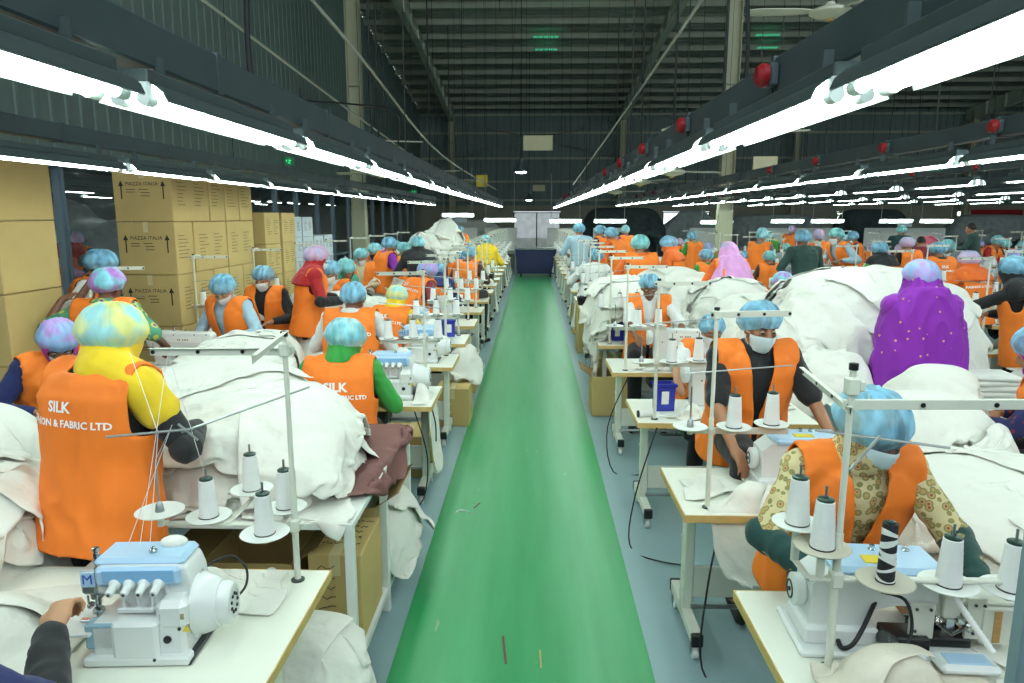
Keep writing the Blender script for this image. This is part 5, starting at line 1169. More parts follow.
def hand(mb,wr,d,palmn,side,curl=.6,r=.0088):
    """wrist, finger direction, palm normal (side the fingers curl to)"""
    d=d.normalized(); pn=(palmn-d*palmn.dot(d)).normalized(); s=d.cross(pn)*side
    pc=wr+d*.045; R=Matrix((s,pn,d)).transposed()
    mb.cap(wr,wr+d*.03,.024,.026); mb.ell(pc,(.042,.019,.052),R,12,8)
    for k in range(4):
        o=(k-1.5)*.0195; ln=[.034,.04,.037,.029][k]*1.02; b=wr+d*.086+s*o; q=b; dr=d+s*(k-1.5)*.05
        mb.cap(wr+d*.05+s*o*.8,b,r*1.1,r*1.05,8)
        a=0
        for j in range(3):
            a+=curl*(.75 if j==0 else .9); dd=(dr*math.cos(a)+pn*math.sin(a)).normalized(); q2=q+dd*ln*(1,.72,.6)[j]; mb.cap(q,q2,r*(1-.08*j),r*(.92-.08*j),8); q=q2
    b=wr+d*.03+s*(-.032); t1=b+(d*.6-s*.65+pn*.35).normalized()*.042; t2=t1+(d*.9-s*.05+pn*.5).normalized()*.03
    mb.cap(wr+d*.025-s*.015,b,.014,.0125,8); mb.cap(b,t1,.012,.0105,8); mb.cap(t1,t2,.0105,.009,8)
def person(sp):
    """sp: dict. Builds one figure, standing or seated, facing local +Y, origin on the floor under the pelvis."""
    g=sp.get; sk=g('skin','skin'); vox=g('vox',.014); top=g('top',1.6); hl=g('head_pitch',20); hy=g('head_yaw',0); lean=math.radians(g('lean',8)); sit=g('sit',True); s=g('scale',1.0)
    t=empty('person',g('loc'),g('rz',0),g('label'),'person',g('group')); tw=math.radians(g('twist',0))
    Rt=Matrix.Rotation(tw,3,'Z')@Matrix.Rotation(-lean,3,'X')          # torso frame
    Lsp=.50; neck=.04
    # solve pelvis height from the top of the head
    Rh=Matrix.Rotation(tw,3,'Z')@Matrix.Rotation(math.radians(hy),3,'Z')@Matrix.Rotation(-math.radians(hl),3,'X')
    up=Rt@V((0,0,1)); nk=up*Lsp; nk2=nk+(Rt@V((0,.02,1)))*neck; hc=nk2+Rh@V((0,.022,.075))
    pz=top-(hc.z+.135); pel=V((0,0,pz)); nk+=pel; nk2+=pel; hc+=pel
    hip=[pel+Rt@V((sx*.09,0,-.02)) for sx in(-1,1)]
    feet=[]
    if sit:
        kn=[V((sx*.13,.40,pz-.04)) for sx in(-1,1)]; kn=[V((k.x,k.y,max(.46,min(k.z,pz+.0)))) for k in kn]; an=[V((sx*.13,.36,.08)) for sx in(-1,1)]
    else:
        kn=[V((-.09,.03,pz*.53)),V((.09,.02,pz*.53))]; an=[V((-.10,-.02,.08)),V((.10,-.01,.08))]
    sh=[nk+Rt@V((sx*.178*s,0,-.055)) for sx in(-1,1)]
    hands=[V(h) if h is not None else V((sx*.18,.32,pz+.18)) for h,sx in zip(g('hands',(None,None)),(-1,1))]
    if g('world_hands'):
        Mi=(Matrix.Translation(V(g('loc')))@Matrix.Rotation(g('rz',0),4,'Z')).inverted(); hands=[(Mi@V(h)) if h is not None else hands[i] for i,h in enumerate(g('world_hands'))]
    el=[];wr=[]
    for i,sx in enumerate((-1,1)):
        e,w=ik(sh[i],hands[i],.285,.25,V((sx*.8,-.35,-.75))); el.append(e); wr.append(w)
    def torso(mb,gr=0,z0=-.10,z1=1,full=True,shd=0):
        R=Rt; rings=[]
        for (tt,rx,ry,oy) in ((-.10,.165,.115,0),(-.02,.17,.12,-.0),(.10,.15,.108,.0),(.20,.148,.105,.0),(.32,.168,.118,.005),(.40,.172,.112,0),(.46,.150,.085,-.005),(.50,.085,.065,-.005),(.53,.055,.055,0)):
            if tt<z0: continue
            rings.append((pel+R@V((0,oy,tt)),R,rx*s+gr,ry*s+gr))
        ringloft(mb,rings)
        for i,sx in enumerate((-1,1)):
            mb.cap(nk+R@V((sx*.05,0,-.03)),sh[i],.052+gr*.8,.055*s+gr+shd)
    # --- body
    mb=MB(); torso(mb); mb.cap(nk+Rt@V((0,0,-.02)),nk2+Rh@V((0,.0,.03)),.058,.052)
    H_=lambda x,y,z:hc+Rh@V((x,y,z))
    mb.ell(H_(0,-.008,.02),(.074,.092,.098),Rh,18,12); mb.ell(H_(0,.022,-.045),(.056,.064,.072),Rh,14,10); mb.ell(H_(0,.055,-.088),(.027,.026,.024),Rh,10,8)
    mb.cap(H_(0,.082,.022),H_(0,.106,-.022),.009,.0145,8); mb.ell(H_(.014,.094,-.026),(.009,.01,.008),Rh,8,6); mb.ell(H_(-.014,.094,-.026),(.009,.01,.008),Rh,8,6)
    mb.cap(H_(-.035,.076,.034),H_(.035,.076,.034),.012,.012,8); mb.ell(H_(0,.082,-.055),(.024,.012,.009),Rh,10,6)
    for sx in(-1,1): mb.ell(H_(sx*.078,-.006,-.006),(.010,.02,.031),Rh@Matrix.Rotation(sx*.25,3,'Z'),10,8); mb.ell(H_(sx*.045,.062,-.01),(.018,.018,.016),Rh,8,6)
    for i,sx in enumerate((-1,1)):
        mb.cap(sh[i],el[i],.048,.038); mb.cap(el[i],wr[i],.037,.026)
        fd=g('fdir',(None,None))[i]; fd=V(fd) if fd else ((wr[i]-el[i]).normalized()*.8+V((-sx*.25,.25,-.25)))
        pn=g('pnorm',(None,None))[i]; pn=V(pn) if pn else V((0,.15,-1))
        hand(mb,wr[i],fd,pn,-sx if True else sx,g('curl',.45))
        mb.cap(hip[i],kn[i],.082,.058); mb.cap(kn[i],an[i],.055,.04); mb.cap(an[i]+V((0,-.03,-.03)),an[i]+V((sx*.02,.14,-.045)),.035,.03)
    body=mobj('body',remesh(mb,vox,3),sk,t)
    # eyes and brows
    if g('face',True):
        for sx in(-1,1):
            mb=MB(); mb.ell(H_(sx*.031,.079,.010),(.0125,.008,.0065),Rh,10,8); mb.ell(H_(sx*.031,.0845,.007),(.0078,.004,.0058),Rh,8,6,mi=1)
            mb.build('eye',['eye_white','iris'],body,smooth='all')
            mb=MB(); mb.cap(H_(sx*.018,.0925,.03),H_(sx*.046,.082,.034),.0035,.0025,6); mb.build('eyebrow','hair',body,smooth='all')
    # --- clothes
    cl=max(vox,.011)
    mb=MB()
    for i,sx in enumerate((-1,1)):
        mb.cap(hip[i],kn[i],.10,.075); mb.cap(kn[i],an[i]+V((0,0,.03)),.075,.06)
    ringloft(mb,[(pel+Rt@V((0,0,z)),Rt,.18,.13) for z in(-.12,0,.06)])
    trs=mobj('trousers',remesh(mb,cl*1.3,2,'trousers',.006,9,3),g('trousers','cloth_black'),t)
    for i,sx in enumerate((-1,1)): mb=MB(); mb.cap(an[i]+V((0,-.045,-.04)),an[i]+V((sx*.025,.16,-.045)),.036,.034); mobj('shoe',remesh(mb,cl,1,'shoe'),'black_rubber',t)
    mb=MB(); torso(mb,.012,shd=.006); sl=g('sleeve',.92)
    for i,sx in enumerate((-1,1)):
        mb.cap(sh[i],el[i] if sl>.5 else sh[i].lerp(el[i],sl*2),.064,.053 if sl>.5 else .062)
        if sl>.5: mb.cap(el[i],el[i].lerp(wr[i],(sl-.5)*2),.052,.037)
    shirt=mobj('shirt',remesh(mb,cl,3,'shirt',.006,16,g('seed',1),(1,1,.6)),g('shirt','cloth_black'),t)
    if g('cuffs'):
        for i in range(2): mb=MB(); mb.cap(el[i].lerp(wr[i],-.1),el[i].lerp(wr[i],.95),.060,.042); mobj('sleeve_cover',remesh(mb,cl,2,'sleeve_cover',.005,16,2),g('cuffs'),shirt)
    iRt=Rt.transposed(); iRh=Rh.transposed()
    if g('vest',True):
        mb=MB(); hem=g('hem',-.16); torso(mb,.026,z0=-.05,shd=.012); ringloft(mb,[(pel+Rt@V((0,.0,z)),Rt,a_*s,b_*s) for z,a_,b_ in ((.49,.15,.11),(.46,.20,.135),(.40,.232,.158),(.3,.228,.158),(.15,.212,.15),(0,.222,.16),(hem*.5,.235,.17),(hem-.04,.245,.18))])
        me=remesh(mb,min(cl,.013),3,'vest',.009,9,g('seed',1)+2,(1,1,.3)); op=g('open_front',True)
        def f(c):
            q=iRt@(c-pel)
            if q.z<hem+.01: return True
            if abs(q.x)>.222 and q.z>.27: return True
            if q.z>.495 and abs(q.x)<.072: return True
            if q.y>.0 and op:
                w=.012+max(0,q.z-.17)*.15
                if abs(q.x)<w: return True
            if q.z>.44 and abs(q.x)<.058 and q.y>0: return True
            return False
        cutmesh(me,f,.006); vest=mobj('vest',me,g('vestmat','vest_orange'),t,.006)
        if g('text'):
            bm=bmesh.new(); bm.from_mesh(me); bt=BVHTree.FromBMesh(bm); bm.free(); wr_=MB()
            for (txt,size,zz,xx,bold) in g('text'):
                tm=textmesh(txt,size,0,'CENTER',bold)
                bm2=bmesh.new(); bm2.from_mesh(tm); 
                for _ in range(2):
                    le=[e for e in bm2.edges if e.calc_length()>.02]
                    if le: bmesh.ops.subdivide_edges(bm2,edges=le,cuts=1)
                bmesh.ops.triangulate(bm2,faces=bm2.faces[:]); bm2.to_mesh(tm); bm2.free()
                vs=[];ok=True
                for v in tm.vertices:
                    o_=pel+Rt@V((-(-v.co.x)*1+xx if False else (v.co.x+xx),-.5,zz+v.co.y)); d_=Rt@V((0,1,0)); h_=bt.ray_cast(o_,d_)
                    vs.append((h_[0]-d_*.004) if h_[0] is not None else o_+d_*.35)
                wr_.add(vs,[tuple(p.vertices) for p in tm.polygons]); bpy.data.meshes.remove(tm)
            wr_.build('lettering','white_ink',vest,smooth='all')
        if g('logo'):
            pass
        if not op or g('lanyard',True):
            pts=[]; mb=MB()
            for k in range(13):
                a=math.radians(-100+200*k/12); q=nk+Rt@V((.082*math.sin(a)*1.0,-.085*math.cos(a)*.9-.0,-.012-.05*(1-math.cos(a))*.3)); pts.append(q)
            if g('lanyard',False): mb.tube(pts,.005,6); mb.build('lanyard','vest_trim',t,smooth='all')
    # --- head wear
    if g('scarf'):
        mb=MB(); mb.ell(H_(0,-.01,.015),(.096,.114,.118),Rh,18,12); mb.ell(H_(0,.015,-.06),(.078,.085,.08),Rh,16,10); mb.cap(H_(0,-.02,-.04),nk+Rt@V((0,-.005,.0)),.088,.10)
        cp=g('cape',.10); cw=g('capew',.0)
        rings=[]
        if cw>0:
            for z,a_,b_,y_ in ((.56,.13,.13,-.02),(.50,.18,.14,-.02),(.42,.235,.16,-.02),(.30,.275,.18,-.01),(.12,.30,.20,0),(-.06,.315,.21,0),(.48-cp,.32,.21,0)):
                if z>=.48-cp: rings.append((pel+Rt@V((0,y_,z)),Rt,a_*(.9+cw),b_*(.9+cw)))
            rings=rings[::-1]
        for k,z in (enumerate(np.linspace(.50,.48-cp,6)) if cw==0 and cp>=.1 else ()):
            u=k/5; rings.append((pel+Rt@V((0,-.01-.02*u,z)),Rt,(.11+(.115+cw)*math.sin(min(1,u*1.6)*PI/2))*s+.01,.12+(.055+cw*.5)*u))
        if rings: ringloft(mb,rings)
        if g('side_fold'):
            mb.cap(nk+Rt@V((.03,-.02,-.0)),sh[1],.10,.085); mb.cap(sh[1],sh[1].lerp(el[1],.36),.085,.078)
        if cp>=.1 and cw==0:
            for i in range(2): mb.cap(nk+Rt@V(((-1,1)[i]*.04,0,-.02)),sh[i].lerp(nk,.12),.10,.10)
        if cw>0:
            mb.cap(H_(0,-.02,-.0),pel+Rt@V((0,-.02,.34)),.112,.16)
        me=remesh(mb,cl,3,'headscarf',.007 if cw==0 else .016,11,g('seed',1)+5,(1,1,.25 if cw==0 else .12))
        def f(c):
            q=iRh@(c-hc)
            if q.y>.045 and (q.x/.062)**2+((q.z-.0)/(.078))**2<1: return True
            return False
        if g('face',True): cutmesh(me,f,.004)
        sc=mobj('headscarf',me,g('scarf'),t)
    else:
        mb=MB(); mb.ell(H_(0,-.02,.028),(.081,.095,.102),Rh,18,12); me=remesh(mb,.012,1,'hair'); cutmesh(me,lambda c:(lambda q:q.y>.03-.2*(q.z-.02) and q.z<.07 or q.z<-.035)(iRh@(c-hc))); mobj('hair',me,'hair',t)
    if g('cap','cap_blue'):
        nu,nv=64,14; vs=[];fs=[]; rr=random.Random(g('seed',1)); cr=g('capr',1.12); ph=rr.uniform(0,6)
        tl=Rh@Matrix.Rotation(math.radians(g('captilt',24)),3,'X')
        for j in range(nv+1):
            th_=math.radians(105)*j/nv
            for k in range(nu):
                a=2*PI*k/nu; wv=1+.022*math.sin(a*9+2*math.sin(3*a)+ph)*min(1,j/4)+.012*math.sin(a*23+3*math.sin(2*a)+j*.5)*min(1,j/5)+.03*noise.noise(V((math.cos(a)*2,math.sin(a)*2,j*.5+ph)))
                e=1.0 if j<nv-2 else (.95 if j==nv-2 else (.87 if j==nv-1 else .80))
                r_=math.sin(th_)**.85*e*wv
                vs.append(H_(0,-.015,.022)+tl@V((.104*cr*r_*math.cos(a),.118*cr*r_*math.sin(a),.116*cr*math.cos(th_)*(1.0 if j>1 else .97)*wv)))
        for j in range(nv):
            for k in range(nu): fs.append((j*nu+k,(j+1)*nu+k,(j+1)*nu+(k+1)%nu,j*nu+(k+1)%nu))
        mb=MB(); mb.add(vs,fs); mb.build('hair_net_cap',g('cap','cap_blue'),t,smooth='all')
    if g('mask'):
        vs=[];fs=[]; nu,nv=13,9
        for j in range(nv):
            z=-.008-.102*j/(nv-1)
            for k in range(nu):
                a=math.radians(-72+144*k/(nu-1)); pl=.0025*((j%2)*2-1)*math.cos(a)
                ry=(.112 if z>-.03 else .112-.03*((-.03-z)/.077)**1.5)+.014*math.exp(-(k-6)**2/5)*(1 if j<6 else .5)
                rx=.074+(.006 if abs(k-6)<5 else 0)-.016*max(0,(-z-.03)/.07)
                vs.append(H_(rx*math.sin(a),-.005+ry*math.cos(a)+pl,z*(1-.28*abs(math.sin(a))**3)-.012*abs(math.sin(a))**3))
        for j in range(nv-1):
            for k in range(nu-1): fs.append((j*nu+k,(j+1)*nu+k,(j+1)*nu+k+1,j*nu+k+1))
        mb=MB(); mb.add(vs,fs); mk=mb.build('face_mask',g('mask'),t,smooth='all'); mb=MB()
        for sx in(-1,1):
            for z0 in(-.012,-.075): mb.tube([H_(sx*.07,.03,z0),H_(sx*.082,.0,z0*.5),H_(sx*.088,-.018,.0)],.0016,5)
        mb.build('ear_loops','mask_white',mk,smooth='all')
    if g('lanyard'):
        pass
    return t,dict(pel=pel,Rt=Rt,sh=sh,wr=wr,hc=hc)
def place_head(px,py,Y,rz,lean,sp):
    """origin so that the top of the cap stands where the head is seen; the torso leans forward from the pelvis"""
    p=P(px,py,Y=Y); top=p.z+.0
    ln=math.radians(lean); tw=math.radians(sp.get('twist',0)); 
    Rt=Matrix.Rotation(tw,3,'Z')@Matrix.Rotation(-ln,3,'X'); Rh=Matrix.Rotation(tw,3,'Z')@Matrix.Rotation(math.radians(sp.get('head_yaw',0)),3,'Z')@Matrix.Rotation(-math.radians(sp.get('head_pitch',20)),3,'X')
    h=Rt@V((0,0,.5))+Rt@V((0,.02,1))*.04+Rh@V((0,.022,.09)); h=Matrix.Rotation(rz,3,'Z')@h
    sp.update(loc=(p.x-h.x,Y-h.y,0),rz=rz,lean=lean,top=top); return person(sp)
# ================================================================ the people one can make out
TXB=[('SILK',.056,.37,-.02,.0018),('FASHION & FABRIC LTD',.0375,.31,-.01,.0012)]
TXS=[('SILK',.075,.34,-.0,.003),('FASHION & FABRIC LTD',.034,.28,0,.0015)]
def who(px,py,Y,rz,lean,lab,**k):
    k['label']=lab; k.setdefault('group',None); return place_head(px,py,Y,rz,lean,k)
PN={}
PN['A']=who(113,308,2.72,-.30,7,'standing woman in yellow headscarf and orange vest, seen from behind, nearest on the left',sit=False,scarf='cloth_yellow',cap='cap_lime',capr=1.18,text=TXB,open_front=False,cuffs='cloth_black',cape=.05,side_fold=True,shirt='cloth_black',vox=.0085,head_pitch=26,head_yaw=-8,world_hands=(V((-1.5,3.05,1.08)),P(196,428,Y=2.86)),curl=.3,scale=1.06,hem=-.20,lanyard=True,seed=3,skin='skin')
PN['B']=who(57,322,4.0,-.95-1.3,22,'bowed woman in magenta scarf, mask and violet cap behind the cream heap',cape=.06,sit=True,scarf='cloth_magenta',cap='cap_violet',mask='mask_white',vox=.012,head_pitch=38,head_yaw=-15,shirt='cloth_navy',seed=4)
PN['C']=who(108,270,5.2,.10,10,'worker in patterned green sleeves and orange vest, back turned, arm stretched to the left',sit=False,cap='cap_pinkteal',capr=1.15,shirt='cloth_floral_green',sleeve=.45,skin='skin_dark',vest=True,text=TXB,open_front=False,vox=.012,world_hands=(P(62,300,Y=5.15),P(165,345,Y=5.3)),head_pitch=15,head_yaw=-20,seed=5)
PN['D']=who(101,251,5.75,-1.3,14,'dark-skinned worker in blue cap holding up white cloth before the partition',sit=False,cap='cap_blue',shirt='cloth_white',sleeve=.45,skin='skin_dark',mask='mask_white',vox=.013,head_pitch=25,world_hands=(P(84,277,Y=5.6),P(92,280,Y=5.4)),seed=6)
PN['E']=who(222,276,6.3,PI-.35,14,'man in blue cap and mask bent over a machine before the cartons',sit=True,cap='cap_blue',mask='mask_white',shirt='cloth_lightblue',vox=.013,head_pitch=34,head_yaw=20,skin='skin_light',seed=7,lanyard=True)
PN['F']=who(262,267,7.5,PI-.15,8,'man in blue cap, mask, black sleeves and orange vest by the cartons',sit=True,cap='cap_blue',mask='mask_white',shirt='cloth_black',vox=.014,head_pitch=14,seed=8)
PN['G']=who(317,247,7.4,-1.15,8,'standing woman in red headscarf and orange vest facing the aisle',sit=False,scarf='cloth_red',cap='cap_mauve',shirt='cloth_red',cuffs='cloth_black',mask='mask_blue',vox=.013,head_pitch=18,hem=-.2,cape=.14,seed=9)
PN['I']=who(330,262,8.2,PI-.3,10,'masked worker in pale cap half hidden behind the red headscarf',cap='cap_blue',mask='mask_white',shirt='cloth_white',vox=.02,seed=10)
PN['H']=who(346,260,8.6,-2.2,24,'woman in green headscarf bending right behind the red headscarf',scarf='cloth_greenblue',cap='cap_teal',shirt='cloth_greenblue',vest=False,cape=.25,vox=.018,head_pitch=30,seed=11)
PN['J']=who(361,249,11,PI,6,'masked worker facing the camera between green scarf and blue cap in orange vest',cap='cap_aqua',mask='mask_white',shirt='cloth_cream',vox=.02,seed=12)
PN['K']=who(374,244,12,PI-.5,6,'worker with black face cover and pale blue cap by the partition',cap='cap_aqua',mask='cloth_black',shirt='cloth_lightblue',vox=.022,seed=13)
PN['L']=who(390,238,11.2,-.9,14,'worker in orange vest with purple sleeve leaning toward the cloth',cap='cap_blue',shirt='cloth_purple',vox=.02,sit=False,seed=14)
PN['M']=who(417,237,10.5,.3,10,'worker all in black with a pale blue cap left of the aisle',cap='cap_aqua',shirt='cloth_black',vest=False,vox=.02,sit=False,scarf='cloth_black',face=False,seed=15)
PN['N']=who(404,243,12.5,-.6,12,'worker in olive top with an orange vest half open beyond the black-clad one',cap='cap_teal',shirt='cloth_olive',vox=.022,sit=False,seed=16)
PN['O']=who(354,283,5.9,.0,12,'man in blue cap and orange vest with white sleeves, back to the camera',cap='cap_blue',capr=1.05,shirt='cloth_white',text=TXB,open_front=False,vox=.012,head_pitch=12,head_yaw=-25,skin='skin_dark',seed=17,scale=1.05)
PN['P']=who(346,322,4.36,.05,10,'woman in green headscarf and orange vest at the first overlock beyond the brown cloth',scarf='cloth_green',cap='cap_aqua',capr=1.2,captilt=14,text=TXS,open_front=False,shirt='cloth_green',vox=.0105,head_pitch=22,head_yaw=-35,cape=.06,seed=18,scale=1.02,hem=-.1)
PN['Q']=who(397,287,7.35,-.3,26,'worker in lime cap and yellow scarf bent low at the third left table',scarf='cloth_yellow',cap='cap_lime',text=TXB,open_front=False,vox=.016,head_pitch=30,cape=.06,seed=19,shirt='cloth_yellow')
PN['R']=who(428,262,8.3,-.8,34,'worker in violet cap stooping, broad orange vest back toward the camera',cap='cap_violet',text=TXB,open_front=False,shirt='cloth_maroon',vox=.016,head_pitch=30,seed=20)
PN['R2']=who(470,247,11.3,-.4,14,'worker in blue cap at the aisle end of the left line, reaching right',cap='cap_blue',shirt='cloth_brown',vox=.02,seed=21,open_front=False)
PN['S']=who(486,236,14,-.2,8,'worker in yellow scarf standing in the left line',cap='cap_aqua',scarf='cloth_yellow',shirt='cloth_yellow',vest=False,sit=False,vox=.022,seed=22,cape=.3)
PN['T']=who(434,232,15,-.5,12,'worker in neon green top with blue cap under the hanging notice',cap='cap_teal',shirt='cloth_green',vest=False,sit=False,vox=.022,seed=23)
PN['T2']=who(459,226,18,.2,8,'small figure with yellow back and dark cap among far white heaps',cap='cap_blue',shirt='cloth_yellow',vest=True,sit=False,vox=.024,seed=24,open_front=False)
# the arm reaching in at the lower left
PN['Z']=who(-128,535,1.42,-.05,16,'person in navy blouse at the lower left corner, fist on the white cloth',cap='cap_blue',scarf='cloth_navy',shirt='cloth_navy',cuffs='cloth_black',vest=False,vox=.008,sit=True,world_hands=(V((-1.75,1.75,.95)),P(50,634,Y=1.70)),fdir=(None,(-.1,.8,.55)),pnorm=(None,(.2,.2,-1)),curl=1.2,skin='skin_light',head_pitch=30,cape=.1,seed=25,sleeve=.8)
# right side
PN['a']=who(876,396,2.42,PI+.05,22,'woman in cream floral scarf, mask and blue cap bowed at the front right machine',scarf='cloth_floral_cream',cap='cap_blue',capr=1.2,mask='mask_blue',shirt='cloth_floral_cream',cuffs='cloth_teal',vox=.0085,head_pitch=17,head_yaw=16,skin='skin_dark',world_hands=(V((1.42,2.12,.90)),V((.93,2.16,.90))),cape=.05,seed=26,scale=1.05,captilt=4)
PN['b']=who(762,303,3.72,PI+.08,12,'man in blue cap and mask, black short sleeves, orange vest, at the second right table',cap='cap_blue',capr=1.08,mask='mask_blue',shirt='cloth_black',sleeve=.42,vox=.0095,head_pitch=13,head_yaw=8,skin='skin',world_hands=(V((1.55,3.42,.86)),V((1.0,3.36,.86))),lanyard=True,seed=27,scale=1.04)
PN['c']=who(713,315,5.55,PI+.0,16,'masked operator in blue cap and orange vest at the third right table',cap='cap_blue',capr=1.0,mask='mask_white',shirt='cloth_white',vox=.013,head_pitch=16,world_hands=(V((1.5,5.1,.85)),V((1.05,5.1,.85))),lanyard=True,seed=28,sleeve=.45)
PN['d']=who(650,274,6.95,PI-.1,8,'man in white shirt, orange vest and blue cap at the fourth right table',cap='cap_blue',capr=1.0,shirt='cloth_white',vox=.013,head_pitch=20,skin='skin_dark',world_hands=(V((1.45,6.5,.9)),V((.95,6.45,.9))),seed=29,sleeve=.55)
PN['e']=who(640,237,9.6,.1,6,'worker in large teal cap and orange vest, back turned, behind the white heap',cap='cap_teal',capr=1.25,open_front=False,shirt='cloth_orange',vox=.018,seed=30)
PN['f']=who(668,237,10.4,1.2,10,'standing worker in amber sleeves and orange vest facing the aisle',cap='cap_blue',shirt='cloth_orange',cuffs='cloth_black',sit=False,vox=.018,scarf='cloth_orange',seed=31)
PN['f2']=who(611,228,12.6,.9,18,'orange-clad worker bending beside the aisle lamp row end',cap='cap_blue',shirt='cloth_orange',sit=False,vox=.02,seed=32)
PN['f3']=who(600,226,14,.8,14,'worker in blue cap standing behind the bending orange one',cap='cap_blue',shirt='cloth_navy',sit=False,vox=.022,seed=33)
PN['t']=who(579,224,13.4,.2,5,'man in pale blue shirt and cap standing by the aisle, back turned',cap='cap_blue',shirt='cloth_lightblue',trousers='cloth_lightblue',vest=False,sit=False,vox=.018,seed=34)
PN['u']=who(597,250,11.2,-.4,30,'worker in white shirt bending over the aisle table',cap='cap_blue',shirt='cloth_white',vest=False,sit=False,vox=.018,head_pitch=20,sleeve=.5,seed=35)
PN['g']=who(729,242,8.8,.15,8,'woman in pink headscarf and pale cap, back turned, behind the white heap',scarf='cloth_pink',cap='cap_mauve',capr=.95,cape=.42,capew=.05,vox=.014,face=False,shirt='cloth_orange',seed=36,open_front=False,hem=-.2)
PN['h']=who(706,250,12,.4,6,'worker in green sleeves and orange vest between column and pink headscarf',cap='cap_blue',shirt='cloth_green',vox=.018,open_front=False,seed=37)
PN['i']=who(921,262,5.05,.0,5,'woman wrapped in a purple shawl with golden dots, back turned, blue net cap',scarf='cloth_purple_sequin',cap='cap_violet',capr=1.12,cape=.62,capew=.10,hands=(V((-.10,.38,1.0)),V((.10,.38,1.0))),sit=False,vest=False,face=False,shirt='cloth_purple',vox=.0105,head_pitch=14,head_yaw=8,seed=38,scale=1.12)
PN['j']=who(1014,258,6.6,.85,8,'standing worker in black with orange vest and blue cap at the right edge',cap='cap_blue',capr=1.15,scarf='cloth_black',face=False,shirt='cloth_black',text=TXB,open_front=False,sit=False,vox=.013,head_yaw=20,seed=39,hem=-.25,world_hands=(P(940,310,Y=6.9),None))
PN['k']=who(969,252,8.8,.35,10,'worker in mauve cap with bright orange sleeves and vest lettering, back turned',cap='cap_mauve',scarf='cloth_orange',face=False,shirt='cloth_orange',text=TXB,open_front=False,vox=.015,seed=40,world_hands=(P(925,290,Y=9.0),None))
PN['l']=who(1040,330,4.0,1.0,14,'woman in dark floral sleeves and orange vest cut by the right edge',cap='cap_blue',capr=1.2,shirt='cloth_floral_navy',text=TXS,open_front=False,vox=.012,seed=41,world_hands=(P(975,420,Y=4.1),None),scarf='cloth_magenta',cape=.06)
PN['m']=who(783,273,8.0,.1,8,'worker in violet cap with red headscarf, seen from behind below the dark green back',cap='cap_pinkteal',scarf='cloth_red',face=False,open_front=False,vox=.016,seed=42)
PN['n']=who(803,231,10.6,.25,7,'broad man in dark green shirt and blue cap standing, back turned',cap='cap_blue',shirt='cloth_darkgreen',trousers='cloth_darkgreen',vest=False,sit=False,vox=.016,sleeve=.5,skin='skin_dark',seed=43,scale=1.15)
PN['o']=who(842,274,7.9,.1,26,'bowed head in a teal cap just over the tall white heap',cap='cap_teal',vox=.018,seed=44,open_front=False)
PN['p']=who(836,229,11.8,1.9,30,'masked worker in white sleeves and orange vest leaning left over cloth',cap='cap_teal',mask='mask_white',shirt='cloth_lightblue',sit=False,vox=.018,seed=45,head_pitch=10)
PN['q']=who(880,243,10.9,.3,10,'worker in blue cap, black scarf and lime collar beside the dark cloth',cap='cap_blue',scarf='cloth_black',face=False,shirt='cloth_green',vox=.018,seed=46,open_front=False)
PN['r']=who(907,238,12.4,.3,10,'orange-vested worker seen over the shoulder of the purple shawl',cap='cap_mauve',vox=.018,seed=47,open_front=False)
PN['s']=who(938,243,10.8,.1,10,'worker in blue cap, orange vest with lettering, left of the mauve cap',cap='cap_blue',text=TXB,open_front=False,vox=.018,seed=48)
PN['v']=who(902,226,17,-.6,8,'worker in teal shirt and blue cap standing far in the hall',cap='cap_teal',shirt='cloth_teal',vest=False,sit=False,vox=.022,seed=49)
PN['w']=who(971,223,16,.8,8,'green-shirted man standing in front of the red gate',cap=None,shirt='cloth_darkgreen',vest=False,sit=False,vox=.022,seed=50)
PN['x']=who(921,236,15,.2,6,'slim worker in maroon standing between the far lines',cap=None,shirt='cloth_maroon',vest=False,sit=False,vox=.022,seed=51)
# the raised white cloth between two workers on the left
mb=MB(); A_=[P(60,302,Y=5.2),P(86,278,Y=5.45)]; nu,nv=16,14; vs=[];fs=[]
for j in range(nv):
    v=j/(nv-1)
    for i in range(nu):
        u=i/(nu-1); p=A_[0].lerp(A_[1],u); x=p.x-.12*v*(1-u)+.12*v*u; z=p.z-.75*v-.06*math.sin(u*PI)*(1-v); y=p.y+.05*math.sin(u*9+1)*(.3+v)+.04*math.sin(u*17+v*3)*v
        vs.append((x,y,z))
for j in range(nv-1):
    for i in range(nu-1): fs.append((j*nu+i,(j+1)*nu+i,(j+1)*nu+i+1,j*nu+i+1))
mb.add(vs,fs); o=mb.build('raised_cloth','fabric_white',smooth='all'); s_=o.modifiers.new('t','SOLIDIFY'); s_.thickness=.004; s_=o.modifiers.new('s','SUBSURF'); s_.levels=1; s_.render_levels=1; tag(o,'white cloth held up between the dark-skinned worker and the patterned sleeves','cloth')
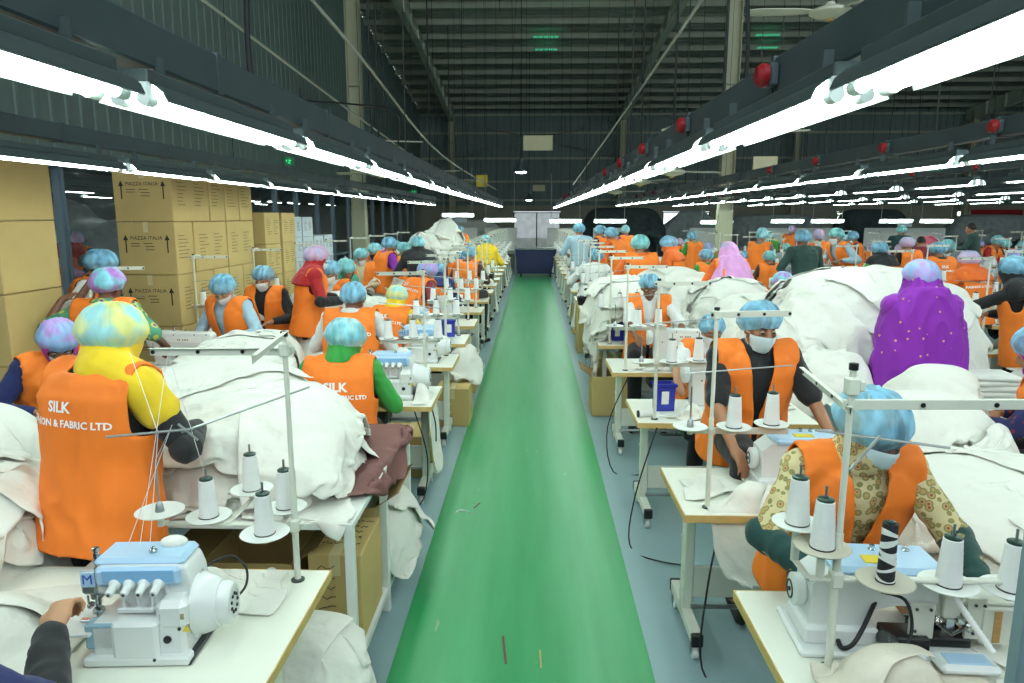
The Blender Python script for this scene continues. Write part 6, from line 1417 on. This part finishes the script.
# ---- everyone else along the lines: a handful of figures, re-dressed
VAR=[]
for i,sp in enumerate([dict(cap='cap_blue',mask='mask_white',head_pitch=28,lean=14),dict(cap='cap_blue',scarf='cloth_red',head_pitch=24,lean=12),dict(cap='cap_blue',head_pitch=20,lean=8,open_front=False),dict(cap='cap_blue',scarf='cloth_black',mask='mask_blue',head_pitch=30,lean=18),dict(cap='cap_blue',head_pitch=30,lean=22,open_front=False)]):
    sp.update(loc=(0,0,0),rz=0,top=[1.40,1.42,1.46,1.38,1.36][i],sit=True,vox=.022,seed=60+i,hands=(V((-.16,.42,.86)),V((.16,.42,.86)))); VAR.append(person(sp)[0])
CAPS=['cap_blue','cap_blue','cap_teal','cap_aqua','cap_violet','cap_mauve','cap_blue']; CAPN={'cap_blue':'blue','cap_teal':'teal','cap_aqua':'aqua','cap_violet':'violet','cap_mauve':'mauve'}
CLO=['black','navy','red','green','teal','white','magenta','maroon','olive','brown','grey','pink']
used=[0]*5
NEAR=[(v[1]['pel'],) for v in PN.values()]
occ=[(t_[0].location.x,t_[0].location.y) for t_ in PN.values()]
for (x,y,rot,words) in GP:
    if any(abs(x-a)<.55 and abs(y-b)<.55 for a,b in occ): continue
    if RS.random()<.12: continue
    k=RS.randrange(5); c=RS.choice(CAPS); cl=RS.choice(CLO); sc=RS.choice(CLO)
    sw={'cap_blue':c,'cloth_black':'cloth_'+cl,'cloth_red':'cloth_'+sc}
    src=VAR[k]; jx,jy=RS.uniform(-.1,.1),RS.uniform(-.04,.04)
    lab='operator, %s cap and %s sleeves, %s'%(CAPN[c],cl,words)
    if k in (1,3): lab='scarfed operator, %s cap, %s sleeves, %s'%(CAPN[c],cl,words)
    used[k]+=1
    o=dup(src,None,None,lab,'operators along the lines',swap=sw); o.location=(x+jx,y+jy,0); o.rotation_euler=(0,0,rot+RS.uniform(-.3,.3)); o['category']='person'; s_=RS.uniform(.96,1.05); o.scale=(s_,s_,s_)
    inst(stool0,(x+jx,y+jy-.0,-.02),0,'stool under the operator, %s'%words,'stool','stools along the lines')
# standing figures farther out and behind the partition
for i,(px,py,Y) in enumerate([(48,232,11.6),(66,233,12.2),(84,232,12.6),(97,231,13.5),(760,229,14),(815,230,16),(862,232,17),(950,240,13),(985,236,17),(1003,240,18),(630,226,19),(697,232,17),(777,232,20),(790,226,22)]):
    p=P(px,py,Y=Y); c=RS.choice(CAPS); cl=RS.choice(CLO); k=RS.randrange(5); o=dup(VAR[k],None,None,'worker, %s cap, %s sleeves, %s, %s from the side wall'%(CAPN[c],cl,'behind the glass partition' if i<4 else 'far out in the hall',ORD[i+1 if i<4 else i-3]),'far workers',swap={'cap_blue':c,'cloth_black':'cloth_'+cl})
    o.location=(p.x,Y,p.z-[1.40,1.42,1.46,1.38,1.36][k]); o.rotation_euler=(0,0,RS.uniform(-1,4)); o['category']='person'; z=o.location.z
    if z>0: 
        f=p.z/[1.40,1.42,1.46,1.38,1.36][k]; o.location.z=0; o.scale=(1,1,f)
    else: o.location.z=max(z,-.02)
for v in VAR:
    for ch in list(v.children_recursive): bpy.data.objects.remove(ch)
    bpy.data.objects.remove(v)
bpy.data.scenes.remove(TS)
for o in list(bpy.data.objects):
    if o.parent is None and not o.get('category') and not o.get('kind') and o.type!='CAMERA' : print('UNTAGGED',o.name)
for pr in PROTO:
    if id(pr) not in USED:
        for ch in list(pr.children_recursive): bpy.data.objects.remove(ch)
        bpy.data.objects.remove(pr)
# rumpled cloth at the near edge of the front right table, yellow scarf fold over a shoulder
for o in bpy.data.objects:
    if o.parent is None and o.get('label') and not 4<=len(o['label'].split())<=16: print('UNTAGGED words',len(o['label'].split()),o.name,o['label'])

_seen={}
for o in bpy.data.objects:
    if o.parent is None and o.get('label'): _seen.setdefault(o['label'],[]).append(o.name)
for k_,v_ in _seen.items():
    if len(v_)>1: print('DUPLABEL',k_,v_)
